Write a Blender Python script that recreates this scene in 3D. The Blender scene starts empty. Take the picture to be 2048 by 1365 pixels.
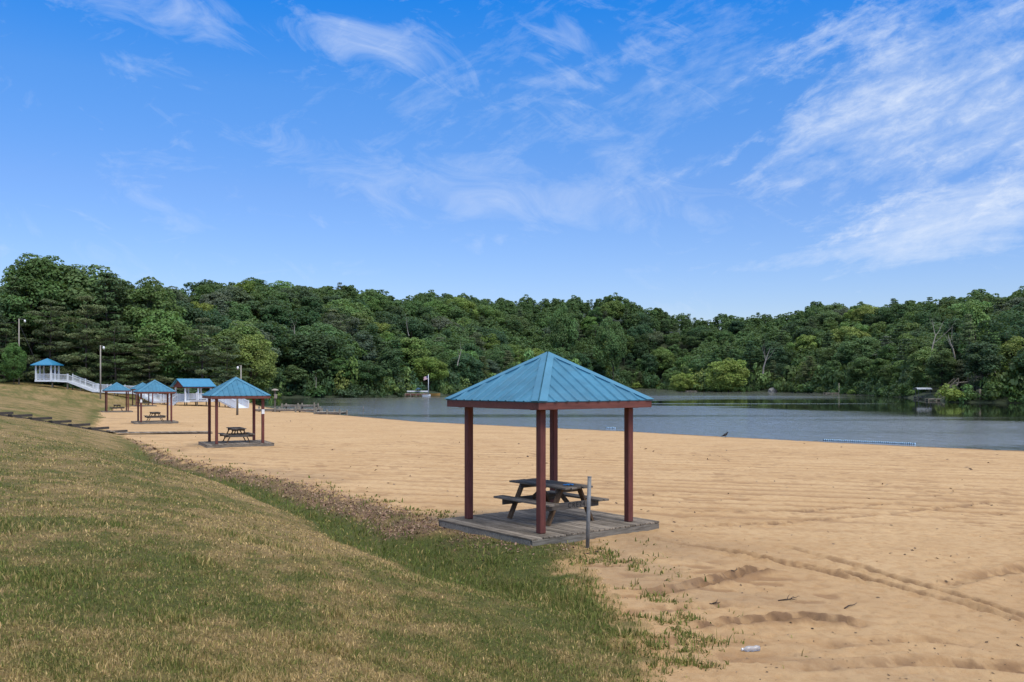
import bpy, bmesh, math, random
import numpy as np
from mathutils import Vector, Matrix
R = math.radians
random.seed(7); RNG = np.random.default_rng(11)
SC = bpy.context.scene
COL = SC.collection
F = 1810.0; HZ = 764.0; EYE = 4.0          # focal length and horizon of the photograph (2048 px wide), eye height over the lake
def at(px, py, d): return Vector(((px-1024)/F*d, d, EYE+(HZ-py)/F*d))

# ------------------------------------------------------------------ noise
def _h(ix, iy, s):
    n = (ix.astype(np.int64)*374761393 + iy.astype(np.int64)*668265263 + s*982451653) & 0x7fffffff
    n = ((n ^ (n >> 13))*1274126177) & 0x7fffffff
    n = n ^ (n >> 16)
    return (n & 0xffff)/65535.0
def vnoise(x, y, s=0):
    x = np.asarray(x, float); y = np.asarray(y, float)
    ix = np.floor(x); iy = np.floor(y); fx = x-ix; fy = y-iy
    fx = fx*fx*(3-2*fx); fy = fy*fy*(3-2*fy)
    a = _h(ix, iy, s); b = _h(ix+1, iy, s); c = _h(ix, iy+1, s); d = _h(ix+1, iy+1, s)
    return (a*(1-fx)+b*fx)*(1-fy)+(c*(1-fx)+d*fx)*fy
def fbm(x, y, o=4, s=0):
    t = 0; a = .5; w = 0
    for i in range(o):
        t = t+a*vnoise(x, y, s+i*17); w += a; a *= .5; x = np.asarray(x)*2.03+3.1; y = np.asarray(y)*2.03+1.7
    return t/w
def sstep(a, b, x):
    t = np.clip((np.asarray(x, float)-a)/(b-a), 0, 1); return t*t*(3-2*t)

# ------------------------------------------------------------------ terrain
LAKE = np.array([(260,-60),(100,8),(60,30),(29.7,52.5),(25,56.1),(20.9,60.3),(15.6,65.8),(9.2,73.2),(2,80),(-9,90.5),
 (-20.8,109.7),(-24.8,116.8),(-33.7,131.6),(-41,148),(-50,172),(-57,192),(-61,212),(-59,229),(-50,236),(-41.7,237),(-31,250),
 (-21,266),(-12,300),(5,345),(25,400),(45,450),(62,488),(80,490),(80,440),(75,400),(72,372),(78,362),(92,360),(103,350),
 (104,315),(109,290),(105,255),(98,222),(94,203),(86,178),(97,170),(125,160),(150,110),(190,40),(300,0)], float)
def lake_sd(X, Y):                       # > 0 on land, < 0 in the lake
    X = np.asarray(X, float); Y = np.asarray(Y, float)
    best = np.full(X.shape, 1e18); inside = np.zeros(X.shape, bool)
    n = len(LAKE)
    for i in range(n):
        ax, ay = LAKE[i]; bx, by = LAKE[(i+1) % n]
        dx, dy = bx-ax, by-ay
        t = np.clip(((X-ax)*dx+(Y-ay)*dy)/(dx*dx+dy*dy), 0, 1)
        q = (X-ax-t*dx)**2+(Y-ay-t*dy)**2
        best = np.minimum(best, q)
        if dy != 0:
            c = ((ay > Y) != (by > Y)) & (X < (bx-ax)*(Y-ay)/dy+ax)
            inside ^= c
    d = np.sqrt(best)
    return np.where(inside, -d, d)
TY = [-200,-60,0,5,9,10.3,11.85,13.9,15.4,16.4,17.2,18,19,21.6,25,29,39.8,48,69,93,110,138,150,200,300]
TX = [80,30,3.2,2.2,1.55,1.6,1.55,1.35,1.3,1.55,1.7,.6,-1.2,-2.3,-4.5,-6.8,-14.8,-19,-31.5,-42,-50,-57.5,-59,-64,-70]
def toe(Y): return np.interp(Y, TY, TX)
ZTY = [-200,0,10,17,47,75,109,137,160]; ZTZ = [1.5,1.25,1.0,.95,.60,.50,.34,.27,.4]
SKX = [-400,0,20,60,110,160,190,230,250,270,300,320,330,380,440,460,480,530,570,600,680,720,750,810,860,950,1000,1050,1130,1200,1250,1300,1360,1400,1500,1560,1600,1620,1680,1750,1850,1900,2000,2040,2100,2500]
SKY = [560,585,575,575,575,575,575,575,575,575,575,575,578,570,558,552,560,570,572,578,572,580,588,595,590,592,602,600,595,592,603,620,626,635,636,634,626,616,608,605,600,595,585,576,570,560]
def sky_top(px, d): return EYE+(HZ-np.interp(px, SKX, SKY))/F*d
def udit(Y): return np.interp(Y, [11.3,12.5,13.9,15.4,16.4,17.2,18,19,23,35,48,60], [0,.95,1.85,2.5,3.1,3.76,3.2,2.25,2.0,1.6,1.1,.6])   # the ditch runs this far up from the sand
def edge_u(X, Y):                        # metres up the bank from the edge of the sand
    return (toe(Y)-X)*.88
def wild(X, Y): return np.where(X < 0, sstep(150, 172, Y), sstep(85, 115, Y))   # 1 = wooded land
def ground(X, Y, sd=None):
    X = np.asarray(X, float); Y = np.asarray(Y, float)
    if sd is None: sd = lake_sd(X, Y)
    u = edge_u(X, Y); zt = np.interp(Y, ZTY, ZTZ)
    dt = np.maximum(-u, 0); s = np.maximum(sd, 0)
    sand = zt*np.power(s/(dt+s+1e-3), .85)
    up = np.maximum(u, 0)
    ud = udit(Y); near = 1.25*(1-np.exp(-(np.maximum(up-ud, 0)/3.5)**1.7))+.008*up
    far = 3.9*(1-np.exp(-(up*.216/3.9)**1.6))**(1/1.6)
    k = sstep(38, 62, Y)
    ditch = -.34*np.exp(-((up-ud*.82)/(.38*ud+.15))**2)*(1-sstep(36, 58, Y))*sstep(11.8, 14.5, Y)*(u > 0)
    bank = np.where(u > 0, zt*np.minimum(1, s/6)+near*(1-k)+far*k+ditch, sand)
    px = 1024+F*X/np.maximum(Y, 1); d = np.maximum(Y, 60)
    gt = np.clip(sky_top(px, d)-14.5, 3, 60)
    hill = .35+np.minimum(s, 3)*.25+gt*sstep(0, 1, s/85)**.9
    w = wild(X, Y)
    for cx, cy, zd, an in PADS:                # ground banked up against the pavilion decks
        c, s_ = math.cos(R(an)), math.sin(R(an)); a = np.abs((X-cx)*c+(Y-cy)*s_)-1.72; b = np.abs(-(X-cx)*s_+(Y-cy)*c)-1.55
        q = np.hypot(np.maximum(a, 0), np.maximum(b, 0)); kq = np.exp(-(q/.75)**2)
        bank = bank*(1-kq)+np.minimum(np.maximum(bank, zd-.15), zd-.09)*kq
    z = bank*(1-w)+hill*w
    bed = -np.minimum(.12*np.maximum(-sd, 0)+.02, 2.5)
    return np.where(sd < 0, bed, z)
PADS = [(.75,18.9,1.113,38.2),(-14.83,48.6,.754,27),(-30.25,76.6,.66,28),(-48.3,110.6,.43,28),(-56.6,138.65,.40,35)]
def gz(x, y): return float(ground(np.array([x]), np.array([y]))[0])

RUTS = [  # tyre ruts pressed into the sand: points, half width, depth, how churned and dark
 ([(1.9,12.85),(2.7,13.5),(3.5,14.3),(4.4,14.95)], .15, .055, 1.0),
 ([(2.15,11.15),(3.0,11.45),(3.8,11.7),(4.5,11.3)], .16, .06, 1.0),
 ([(1.75,11.9),(2.5,12.2),(3.3,12.45)], .15, .04, .5),
 ([(3.0,17.3),(4.1,16.1),(5.1,15.0),(5.9,13.3),(6.65,11.6),(7.6,9.4)], .11, .038, .5),
 ([(5.0,17.3),(5.45,16.1),(5.85,15.0),(6.4,13.2),(6.8,11.6),(7.3,10)], .11, .034, .45),
 ([(2.3,18.2),(3.4,17.0),(4.5,15.6),(5.4,13.9)], .10, .026, .4),
 ([(6.4,13.7),(7.5,14.5),(8.6,15.3),(10.5,16.4)], .20, .045, .45),
 ([(7.4,12.9),(8.6,13.6),(10.4,14.4)], .20, .04, .4),
 ([(2.9,19.4),(5.5,20.3),(9.5,22.6),(14,26)], .16, .032, .55),
 ([(4.0,22.5),(7.5,23.0),(11.5,25.6)], .16, .03, .5),
 ([(2.8,9.5),(4.2,9.8),(6.2,9.5),(8,9.2)], .18, .035, .5),
 ([(3.4,10.4),(4.6,10.7),(5.6,10.5)], .14, .03, .4)]
def rut_field(X, Y):
    z = np.zeros(X.shape); dk = np.zeros(X.shape)
    near = (X > -1) & (X < 16) & (Y > 5) & (Y < 30)
    xs = X[near]; ys = Y[near]; acc = np.zeros(xs.shape); dark = np.zeros(xs.shape)
    wx = xs+.16*(vnoise(xs*1.3, ys*1.3, 5)-.5); wy = ys+.16*(vnoise(xs*1.3, ys*1.3, 6)-.5)
    ch = fbm(xs*7, ys*7, 3, 8)
    for pts, w, dep, dd_ in RUTS:
        best = np.full(xs.shape, 9e9); along = np.zeros(xs.shape); L = 0
        for (ax, ay), (bx, by) in zip(pts[:-1], pts[1:]):
            dx, dy = bx-ax, by-ay; l = math.hypot(dx, dy)
            t = np.clip(((wx-ax)*dx+(wy-ay)*dy)/(l*l), 0, 1)
            q = np.hypot(wx-ax-t*dx, wy-ay-t*dy)
            m = q < best
            best = np.where(m, q, best); along = np.where(m, L+t*l, along)
            L += l
        fade = sstep(0, .4, along)*sstep(0, .5, L-along)*(.5+.7*vnoise(along*1.1, np.zeros_like(along), 9))
        core = np.exp(-(best/(w*.7))**4)
        prof = -core+.7*np.exp(-((best-w*1.3)/(w*.42))**2)
        cv_ = .55 if dep > .0395 else .10
        chev = core*cv_*np.sin(along*2*math.pi/.21+best*9+2.5*ch)
        acc += 1.3*dep*fade*(prof+chev+(ch-.5)*2.2*dd_*np.exp(-(best/(w*1.8))**2))
        dark = np.maximum(dark, dd_*fade*np.exp(-(best/(w*(1.05 if dd_ < .9 else 1.5)))**3)*(.45+.9*sstep(.40, .56, ch)-.6*cv_*np.sin(along*2*math.pi/.21+best*9+2.5*ch)*(dd_ < .9)))
    z[near] = acc; dk[near] = np.clip(dark, 0, 1)
    return z, dk
def rake(X, Y):
    a = R(-15); w = -X*math.sin(a)+Y*math.cos(a); l = X*math.cos(a)+Y*math.sin(a)
    w = w+1.2*(fbm(l*.035, w*.02, 3, 40)-.5)*3
    ph = w/1.45+.9*(fbm(l*.05, w*.25, 3, 41)-.5)+.5*vnoise(w*.4, l*.02, 47)
    g = np.abs((ph % 1)-.5)*2
    groove = sstep(.62, .95, g)*(.25+.75*sstep(.25, .55, vnoise(l*.06, np.floor(ph)*3.7, 46)))*(.6+.6*vnoise(l*.6, np.floor(ph)*1.7, 48))+.35*sstep(.6, .9, vnoise(w*3.0, l*.05, 49))
    k = sstep(19.5, 26, Y+.12*X+4*(vnoise(X*.3, Y*.3, 43)-.5))*(.55+.6*sstep(.35, .6, fbm(X*.05, Y*.08, 3, 44)))
    return groove*k*(.45+.55*sstep(-8, 6, X))
def dashes(X, Y):                        # footmarks and short scrapes
    r = np.hypot(X, Y); return sstep(.64, .80, vnoise(X*2.1+.5*Y, Y*4.6, 33))*sstep(.36, .56, fbm(X*.35, Y*.35, 3, 34))*(r < 60)
def detail(X, Y, lawn):
    r = np.hypot(X, Y)
    sandd = .017*(fbm(X*1.1, Y*1.1, 3, 1)-.5)+.020*(fbm(X*4.2, Y*4.2, 3, 2)-.5)*np.clip(26/r, .2, 1)
    pocks = -.015*sstep(.72, .9, vnoise(X*3.3+7, Y*3.3, 3))*(r < 34)
    tex = -.02*sstep(.60, .9, vnoise(X*5.5, Y*7.5+9, 31))*(r < 22)
    sandd = sandd+pocks+tex+rut_field(X, Y)[0]-.04*rake(X, Y)-.02*dashes(X, Y)
    lawnd = .10*(fbm(X*.35, Y*.35, 3, 4)-.5)+.05*(fbm(X*2.2, Y*2.2, 3, 5)-.5)
    return np.where(lawn, lawnd, sandd)
def edge_noise(X, Y):
    r = np.hypot(X, Y)
    return .55*(fbm(X*.9, Y*.9, 3, 20)-.5)*np.clip(r/14, .9, 2.5)+.5*(fbm(X*3.3, Y*3.3, 2, 21)-.5)
def is_lawn(X, Y): return edge_u(X, Y)+edge_noise(X, Y) > 0
def dryness(X, Y):
    u = edge_u(X, Y); r = np.hypot(X, Y)
    st = fbm((X*.88+Y*.47)*.55+1.2*fbm(X*.1, Y*.1, 2, 61), (Y*.88-X*.47)*.09, 3, 60)      # mowing bands along the slope
    p = .24*fbm(X*.33, Y*.33, 4, 62)+.30*fbm(X*1.3, Y*1.3, 3, 63)+.22*fbm(X*4.1, Y*4.1, 2, 64)+.24*st
    d = sstep(.34, .66, p)
    d = .14+.76*d+.06*sstep(13, 30, r)
    ud = udit(Y); jit = .45*(fbm(X*1.6, Y*1.6, 3, 65)-.5)
    d = np.clip(d+.22*np.exp(-((u-ud-1.1)/.9)**2)*sstep(12, 14, Y), 0, 1)          # scorched strip above the ditch
    lo_ = .10+.32*sstep(15.5, 18.5, Y); green = sstep(lo_, lo_+.2, (u+jit)/np.maximum(ud, .3))*(1-sstep(.96, 1.06, (u+jit)/np.maximum(ud, .3)))*sstep(11.8, 13.5, Y)*(1-sstep(38, 52, Y))*.95
    green = np.maximum(green, .75*np.exp(-((X-1.0)/.55)**2-((Y-12.3)/1.4)**2))
    green = np.maximum(green, .45*sstep(.5, .7, fbm(X*.9, Y*.9, 3, 66))*(u < 2.2)*(Y < 16))
    green = np.maximum(green, .55*np.exp(-((u-.6)/.8)**2)*sstep(60, 80, Y)*(1-sstep(118, 140, Y)))
    return np.clip(d*(1-green), 0, 1)
def littery(X, Y):                       # dead leaves along the little bank
    u = edge_u(X, Y)
    ud = udit(Y); q = u/np.maximum(ud, .4)
    m = sstep(-.12, .12, q)*(1-sstep(.42, .72, q))*sstep(15.5, 19, Y)*(1-sstep(50, 58, Y))
    return m*sstep(.30, .55, fbm(X*1.1, Y*1.1, 3, 70)+.10)

# ------------------------------------------------------------------ materials
def nt(name):
    m = bpy.data.materials.new(name); m.use_nodes = True
    t = m.node_tree; t.nodes.clear()
    return m, t
def N(t, typ, **kw):
    n = t.nodes.new(typ)
    for k, v in kw.items():
        if k in n.inputs: n.inputs[k].default_value = v
        else: setattr(n, k, v)
    return n
def ramp(t, fac, stops):
    n = t.nodes.new('ShaderNodeValToRGB'); e = n.color_ramp.elements
    while len(e) > 1: e.remove(e[-1])
    for i, (p, c) in enumerate(stops):
        if i == 0: e[0].position = p; x = e[0]
        else: x = e.new(p)
        x.color = (*c, 1) if len(c) == 3 else c
    t.links.new(fac, n.inputs[0]); return n.outputs[0]
def mix(t, fac, a, b, mode='MIX'):
    n = t.nodes.new('ShaderNodeMix'); n.data_type = 'RGBA'; n.blend_type = mode
    for s, v in ((0, fac), (6, a), (7, b)):
        if isinstance(v, (int, float)): n.inputs[s].default_value = v
        elif isinstance(v, tuple): n.inputs[s].default_value = (*v, 1) if len(v) == 3 else v
        else: t.links.new(v, n.inputs[s])
    return n.outputs[2]
def math_(t, op, a, b=None, c=None, clamp=False):
    n = t.nodes.new('ShaderNodeMath'); n.operation = op; n.use_clamp = clamp
    for i, v in enumerate((a, b, c)):
        if v is None: continue
        if isinstance(v, (int, float)): n.inputs[i].default_value = v
        else: t.links.new(v, n.inputs[i])
    return n.outputs[0]
def noise(t, vec, scale, detail=4, rough=.55, dist=0):
    n = N(t, 'ShaderNodeTexNoise', Scale=scale, Detail=detail, Roughness=rough, Distortion=dist)
    if vec is not None: t.links.new(vec, n.inputs['Vector'])
    return n.outputs['Fac']
def objco(t, scale=(1,1,1), rot=(0,0,0)):
    c = N(t, 'ShaderNodeTexCoord'); mp = N(t, 'ShaderNodeMapping')
    mp.inputs['Scale'].default_value = scale; mp.inputs['Rotation'].default_value = rot
    t.links.new(c.outputs['Object'], mp.inputs[0]); return mp.outputs[0]
def out(t, sh): t.links.new(sh, N(t, 'ShaderNodeOutputMaterial').inputs[0])
def bump(t, h, strength, dist):
    b = N(t, 'ShaderNodeBump', Strength=strength, Distance=dist); t.links.new(h, b.inputs['Height']); return b.outputs[0]

def plain(name, c, rough=.6, var=.25, scale=6, stretch=(1,1,1), metal=0, bumps=.0, dirt=None, spec=.4):
    m, t = nt(name); v = objco(t, stretch)
    n = noise(t, v, scale, 5, .6)
    a = tuple(x*(1-var) for x in c); b = tuple(min(1, x*(1+var)) for x in c)
    col = ramp(t, n, [(.3, a), (.7, b)])
    if dirt:
        n2 = noise(t, objco(t), scale*.35, 6, .65)
        col = mix(t, ramp(t, n2, [(.52, (0,0,0)), (.72, (.7,.7,.7))]), col, dirt)
    p = N(t, 'ShaderNodeBsdfPrincipled', Roughness=rough, Metallic=metal)
    p.inputs['Specular IOR Level'].default_value = spec
    t.links.new(col, p.inputs['Base Color'])
    if bumps: t.links.new(bump(t, n, bumps, .01), p.inputs['Normal'])
    out(t, p.outputs[0]); return m
def wood_mat(name, c, c2, axis=0, rough=.9, spec=.1):
    s = [9, 9, 9]; s[axis] = .7
    m, t = nt(name); v = objco(t, tuple(s))
    n = noise(t, v, 3.2, 6, .7, .6); n2 = noise(t, objco(t), 2.3, 5, .6)
    g = N(t, 'ShaderNodeNewGeometry')
    rnd = math_(t, 'MULTIPLY_ADD', g.outputs['Random Per Island'], .75, .62)
    col = ramp(t, n, [(.30, c2), (.52, c), (.75, tuple(min(1, x*1.3) for x in c))])
    col = mix(t, ramp(t, n2, [(.45, (0,0,0)), (.75, (.55,.55,.55))]), col, c2)
    cc = N(t, 'ShaderNodeCombineColor')
    for i in range(3): t.links.new(rnd, cc.inputs[i])
    col = mix(t, 1.0, col, cc.outputs[0], 'MULTIPLY')
    p = N(t, 'ShaderNodeBsdfPrincipled', Roughness=rough); p.inputs['Specular IOR Level'].default_value = spec
    t.links.new(col, p.inputs['Base Color']); t.links.new(bump(t, n, .5, .012), p.inputs['Normal'])
    out(t, p.outputs[0]); return m
M = {}
M['deckwood'] = wood_mat('weathered_deck_wood', (.245,.205,.160), (.066,.053,.041), 1)
M['tablewood'] = wood_mat('weathered_table_wood', (.20,.168,.135), (.075,.062,.050), 1)
M['legwood'] = wood_mat('brown_leg_wood', (.15,.092,.052), (.062,.036,.021), 2)
M['beamwood'] = wood_mat('grey_brace_wood', (.18,.155,.13), (.08,.066,.055), 0)
M['skirt'] = wood_mat('weathered_skirt_board', (.25,.225,.185), (.10,.085,.07), 0)
M['redwood'] = wood_mat('red_stained_post', (.185,.058,.045), (.10,.032,.027), 2, .65, .3)
M['redbeam'] = wood_mat('red_stained_board', (.19,.066,.05), (.115,.042,.034), 0, .65, .3)
M['blue'] = plain('blue_roof_metal', (.052,.180,.275), .60, .22, 2.2, metal=.0, dirt=(.07,.155,.215), spec=.22)
M['blue2'] = plain('blue_roof_cap', (.066,.205,.305), .58, .12, 3, spec=.25)
M['gazblue'] = plain('blue_shelter_roof', (.03,.20,.35), .45, .1, 1.5)
M['white'] = plain('white_vinyl', (.66,.69,.72), .45, .06, 2)
M['whitebrd'] = plain('white_painted_board', (.64,.67,.70), .55, .08, 3)
M['paper'] = plain('white_notice', (.75,.76,.76), .6, .06, 8)
M['galv'] = plain('galvanised_steel', (.20,.20,.195), .65, .3, 9, metal=.2)
M['pole'] = wood_mat('grey_pole_wood', (.34,.31,.27), (.19,.165,.14), 2)
M['darkwood'] = wood_mat('dark_creosote_timber', (.085,.072,.062), (.032,.027,.024), 0)
M['black'] = plain('black_timber_end', (.014,.013,.013), .8, .3, 9)
M['lamp'] = plain('lamp_glass', (.78,.80,.80), .3, .04, 4)
M['cable'] = plain('black_cable', (.03,.03,.03), .6, .1, 4)
M['dockwood'] = wood_mat('pale_dock_wood', (.36,.32,.26), (.19,.165,.135), 0)
M['postwood'] = wood_mat('dock_post_wood', (.17,.15,.12), (.085,.075,.06), 2)
M['paint'] = plain('black_stencil_paint', (.012,.012,.012), .8, .3, 30)
M['navy'] = plain('navy_float', (.008,.055,.12), .4, .1, 3)
M['ltblue'] = plain('white_float', (.42,.62,.78), .4, .05, 3)
M['bird'] = plain('black_feathers', (.010,.010,.013), .5, .4, 20)
M['twig'] = plain('dead_twig', (.06,.042,.032), .9, .35, 30)
M['cloth'] = plain('blue_cloth', (.02,.20,.55), .7, .25, 12)
M['orange'] = plain('tan_hull', (.34,.19,.055), .4, .15, 4)
M['redpaint'] = plain('red_paint', (.30,.10,.08), .6, .15, 4)
M['flagred'] = plain('faded_flag', (.55,.33,.33), .8, .1, 4)
M['rock'] = plain('grey_rock', (.25,.24,.22), .9, .35, 2.5, bumps=.6)
M['cage'] = plain('grey_steps', (.30,.26,.20), .8, .25, 4)
M['dead'] = plain('bleached_bark', (.30,.265,.225), .9, .3, 1.5)
M['bark'] = plain('brown_bark', (.075,.06,.05), .95, .4, 2.0, (1,1,.3), bumps=.5)
M['palebark'] = plain('pale_bark', (.17,.15,.13), .95, .3, 2.0, (1,1,.3), bumps=.4)
def flag_mat():
    m, t = nt('striped_flag'); g = N(t, 'ShaderNodeTexCoord'); sp = N(t, 'ShaderNodeSeparateXYZ')
    t.links.new(g.outputs['Generated'], sp.inputs[0])
    st = math_(t, 'GREATER_THAN', math_(t, 'FRACT', math_(t, 'MULTIPLY', sp.outputs['Z'], 6.5)), .5)
    col = mix(t, st, (.42,.05,.06), (.72,.70,.70))
    cant = math_(t, 'MULTIPLY', math_(t, 'GREATER_THAN', sp.outputs['X'], .6), math_(t, 'GREATER_THAN', sp.outputs['Z'], .46))
    col = mix(t, cant, col, (.03,.04,.14))
    p = N(t, 'ShaderNodeBsdfPrincipled', Roughness=.8); t.links.new(col, p.inputs['Base Color']); out(t, p.outputs[0]); return m
M['flag'] = flag_mat()
def bottle_mat():
    m, t = nt('clear_plastic'); p = N(t, 'ShaderNodeBsdfPrincipled', Roughness=.22, IOR=1.4)
    p.inputs['Base Color'].default_value = (.62,.61,.61,1); p.inputs['Transmission Weight'].default_value = .55
    out(t, p.outputs[0]); return m
M['bottle'] = bottle_mat()
def leaf_mat(name, transl=.32, spec=.25):
    m, t = nt(name); oi = N(t, 'ShaderNodeObjectInfo'); at_ = N(t, 'ShaderNodeAttribute', attribute_name='tone')
    k = math_(t, 'MULTIPLY_ADD', at_.outputs['Fac'], .85, .68)
    cc = N(t, 'ShaderNodeCombineColor')
    for i in range(3): t.links.new(k, cc.inputs[i])
    col = mix(t, 1.0, oi.outputs['Color'], cc.outputs[0], 'MULTIPLY')
    hs = N(t, 'ShaderNodeHueSaturation'); t.links.new(col, hs.inputs['Color'])
    t.links.new(math_(t, 'MULTIPLY_ADD', at_.outputs['Fac'], .03, .485), hs.inputs['Hue'])
    p = N(t, 'ShaderNodeBsdfPrincipled', Roughness=.55); p.inputs['Specular IOR Level'].default_value = spec
    tr = N(t, 'ShaderNodeBsdfTranslucent')
    t.links.new(hs.outputs[0], p.inputs['Base Color'])
    y = mix(t, .5, hs.outputs[0], (.12,.16,.02)); t.links.new(y, tr.inputs['Color'])
    ms = N(t, 'ShaderNodeMixShader'); ms.inputs[0].default_value = transl
    t.links.new(p.outputs[0], ms.inputs[1]); t.links.new(tr.outputs[0], ms.inputs[2]); out(t, ms.outputs[0]); return m
M['leaf'] = leaf_mat('tree_leaves', .42); M['needle'] = leaf_mat('pine_needles', .28, .15)
def grass_mat():
    m, t = nt('grass_blades'); a = N(t, 'ShaderNodeAttribute', attribute_name='dry'); b = N(t, 'ShaderNodeAttribute', attribute_name='tone')
    col = ramp(t, a.outputs['Fac'], [(0, (.135,.165,.036)), (.35, (.245,.220,.064)), (.65, (.39,.29,.112)), (1, (.54,.385,.175))])
    k = math_(t, 'MULTIPLY_ADD', b.outputs['Fac'], .95, .60)
    cc = N(t, 'ShaderNodeCombineColor')
    for i in range(3): t.links.new(k, cc.inputs[i])
    col = mix(t, 1.0, col, cc.outputs[0], 'MULTIPLY')
    p = N(t, 'ShaderNodeBsdfPrincipled', Roughness=.6); p.inputs['Specular IOR Level'].default_value = .2
    tr = N(t, 'ShaderNodeBsdfTranslucent'); t.links.new(col, p.inputs['Base Color']); t.links.new(col, tr.inputs['Color'])
    ms = N(t, 'ShaderNodeMixShader'); ms.inputs[0].default_value = .35
    t.links.new(p.outputs[0], ms.inputs[1]); t.links.new(tr.outputs[0], ms.inputs[2]); out(t, ms.outputs[0]); return m
M['grass'] = grass_mat()
def litter_mat(name, stops):
    m, t = nt(name); g = N(t, 'ShaderNodeNewGeometry')
    col = ramp(t, g.outputs['Random Per Island'], stops)
    p = N(t, 'ShaderNodeBsdfPrincipled', Roughness=.8); p.inputs['Specular IOR Level'].default_value = .2
    t.links.new(col, p.inputs['Base Color']); out(t, p.outputs[0]); return m
M['litter'] = litter_mat('dead_leaves', [(0, (.12,.065,.045)), (.4, (.22,.125,.09)), (.75, (.32,.20,.14)), (1, (.42,.31,.20))])
M['chips'] = litter_mat('dark_chips', [(0, (.05,.032,.022)), (.6, (.13,.085,.05)), (1, (.25,.18,.12))])
def sand_mat():
    m, t = nt('beach_sand'); v = objco(t)
    n1 = noise(t, v, .35, 5, .6); n2 = noise(t, v, 5.0, 6, .65); n3 = noise(t, v, 70, 3, .7)
    at_ = N(t, 'ShaderNodeAttribute', attribute_name='groove'); wet = N(t, 'ShaderNodeAttribute', attribute_name='wet')
    col = ramp(t, n1, [(.30, (.48,.308,.152)), (.70, (.575,.392,.208))])
    col = mix(t, ramp(t, n2, [(.38, (.60,.60,.60)), (.56, (0,0,0))]), col, (.40,.235,.105))
    col = mix(t, ramp(t, n3, [(.28, (.6,.6,.6)), (.45, (0,0,0))]), col, (.30,.19,.10))
    col = mix(t, ramp(t, n3, [(.62, (0,0,0)), (.74, (.5,.5,.5))]), col, (.66,.50,.32))
    col = mix(t, math_(t, 'MULTIPLY', at_.outputs['Fac'], .85, clamp=True), col, (.27,.155,.075))
    ru = N(t, 'ShaderNodeAttribute', attribute_name='rut'); col = mix(t, math_(t, 'MULTIPLY', ru.outputs['Fac'], .85, clamp=True), col, (.17,.10,.055))
    sh = N(t, 'ShaderNodeAttribute', attribute_name='bare')
    col = mix(t, math_(t, 'MULTIPLY', sh.outputs['Fac'], .65), col, (.20,.135,.085))
    col = mix(t, wet.outputs['Fac'], col, (.20,.125,.062))
    p = N(t, 'ShaderNodeBsdfPrincipled', Roughness=.9); p.inputs['Specular IOR Level'].default_value = .15
    t.links.new(col, p.inputs['Base Color'])
    h = math_(t, 'ADD', math_(t, 'MULTIPLY', n2, .8), math_(t, 'MULTIPLY', n3, .25))
    t.links.new(bump(t, h, .9, .045), p.inputs['Normal']); out(t, p.outputs[0]); return m
def lawn_mat():
    m, t = nt('mown_lawn'); v = objco(t)
    a = N(t, 'ShaderNodeAttribute', attribute_name='dry'); l = N(t, 'ShaderNodeAttribute', attribute_name='bare')
    n1 = noise(t, v, 3.0, 6, .7); n2 = noise(t, v, 26, 5, .75); n3 = noise(t, v, .8, 4, .6)
    f = math_(t, 'ADD', a.outputs['Fac'], math_(t, 'MULTIPLY', math_(t, 'SUBTRACT', n1, .5), 1.1))
    f = math_(t, 'ADD', f, math_(t, 'MULTIPLY', math_(t, 'SUBTRACT', n3, .5), .5), clamp=True)
    col = ramp(t, f, [(0, (.090,.112,.028)), (.35, (.165,.148,.048)), (.65, (.27,.195,.080)), (1, (.36,.25,.118))])
    col = mix(t, ramp(t, n2, [(.33, (.75,.75,.75)), (.55, (0,0,0))]), col, (.055,.047,.024))
    col = mix(t, ramp(t, n2, [(.58, (0,0,0)), (.78, (.55,.55,.55))]), col, (.36,.28,.15))
    col = mix(t, math_(t, 'MULTIPLY', l.outputs['Fac'], .65), col, (.17,.11,.07))
    sd_ = N(t, 'ShaderNodeAttribute', attribute_name='sandy'); col = mix(t, math_(t, 'MULTIPLY', sd_.outputs['Fac'], 1.0), col, (.50,.318,.150))
    p = N(t, 'ShaderNodeBsdfPrincipled', Roughness=.95); p.inputs['Specular IOR Level'].default_value = .1
    t.links.new(col, p.inputs['Base Color'])
    h = math_(t, 'ADD', n1, n2); t.links.new(bump(t, h, .9, .06), p.inputs['Normal']); out(t, p.outputs[0]); return m
def floor_mat():
    m, t = nt('forest_floor'); v = objco(t); n = noise(t, v, .5, 6, .7)
    col = ramp(t, n, [(.3, (.020,.030,.012)), (.55, (.034,.048,.018)), (.8, (.045,.075,.022))])
    p = N(t, 'ShaderNodeBsdfPrincipled', Roughness=1); t.links.new(col, p.inputs['Base Color']); out(t, p.outputs[0]); return m
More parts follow.
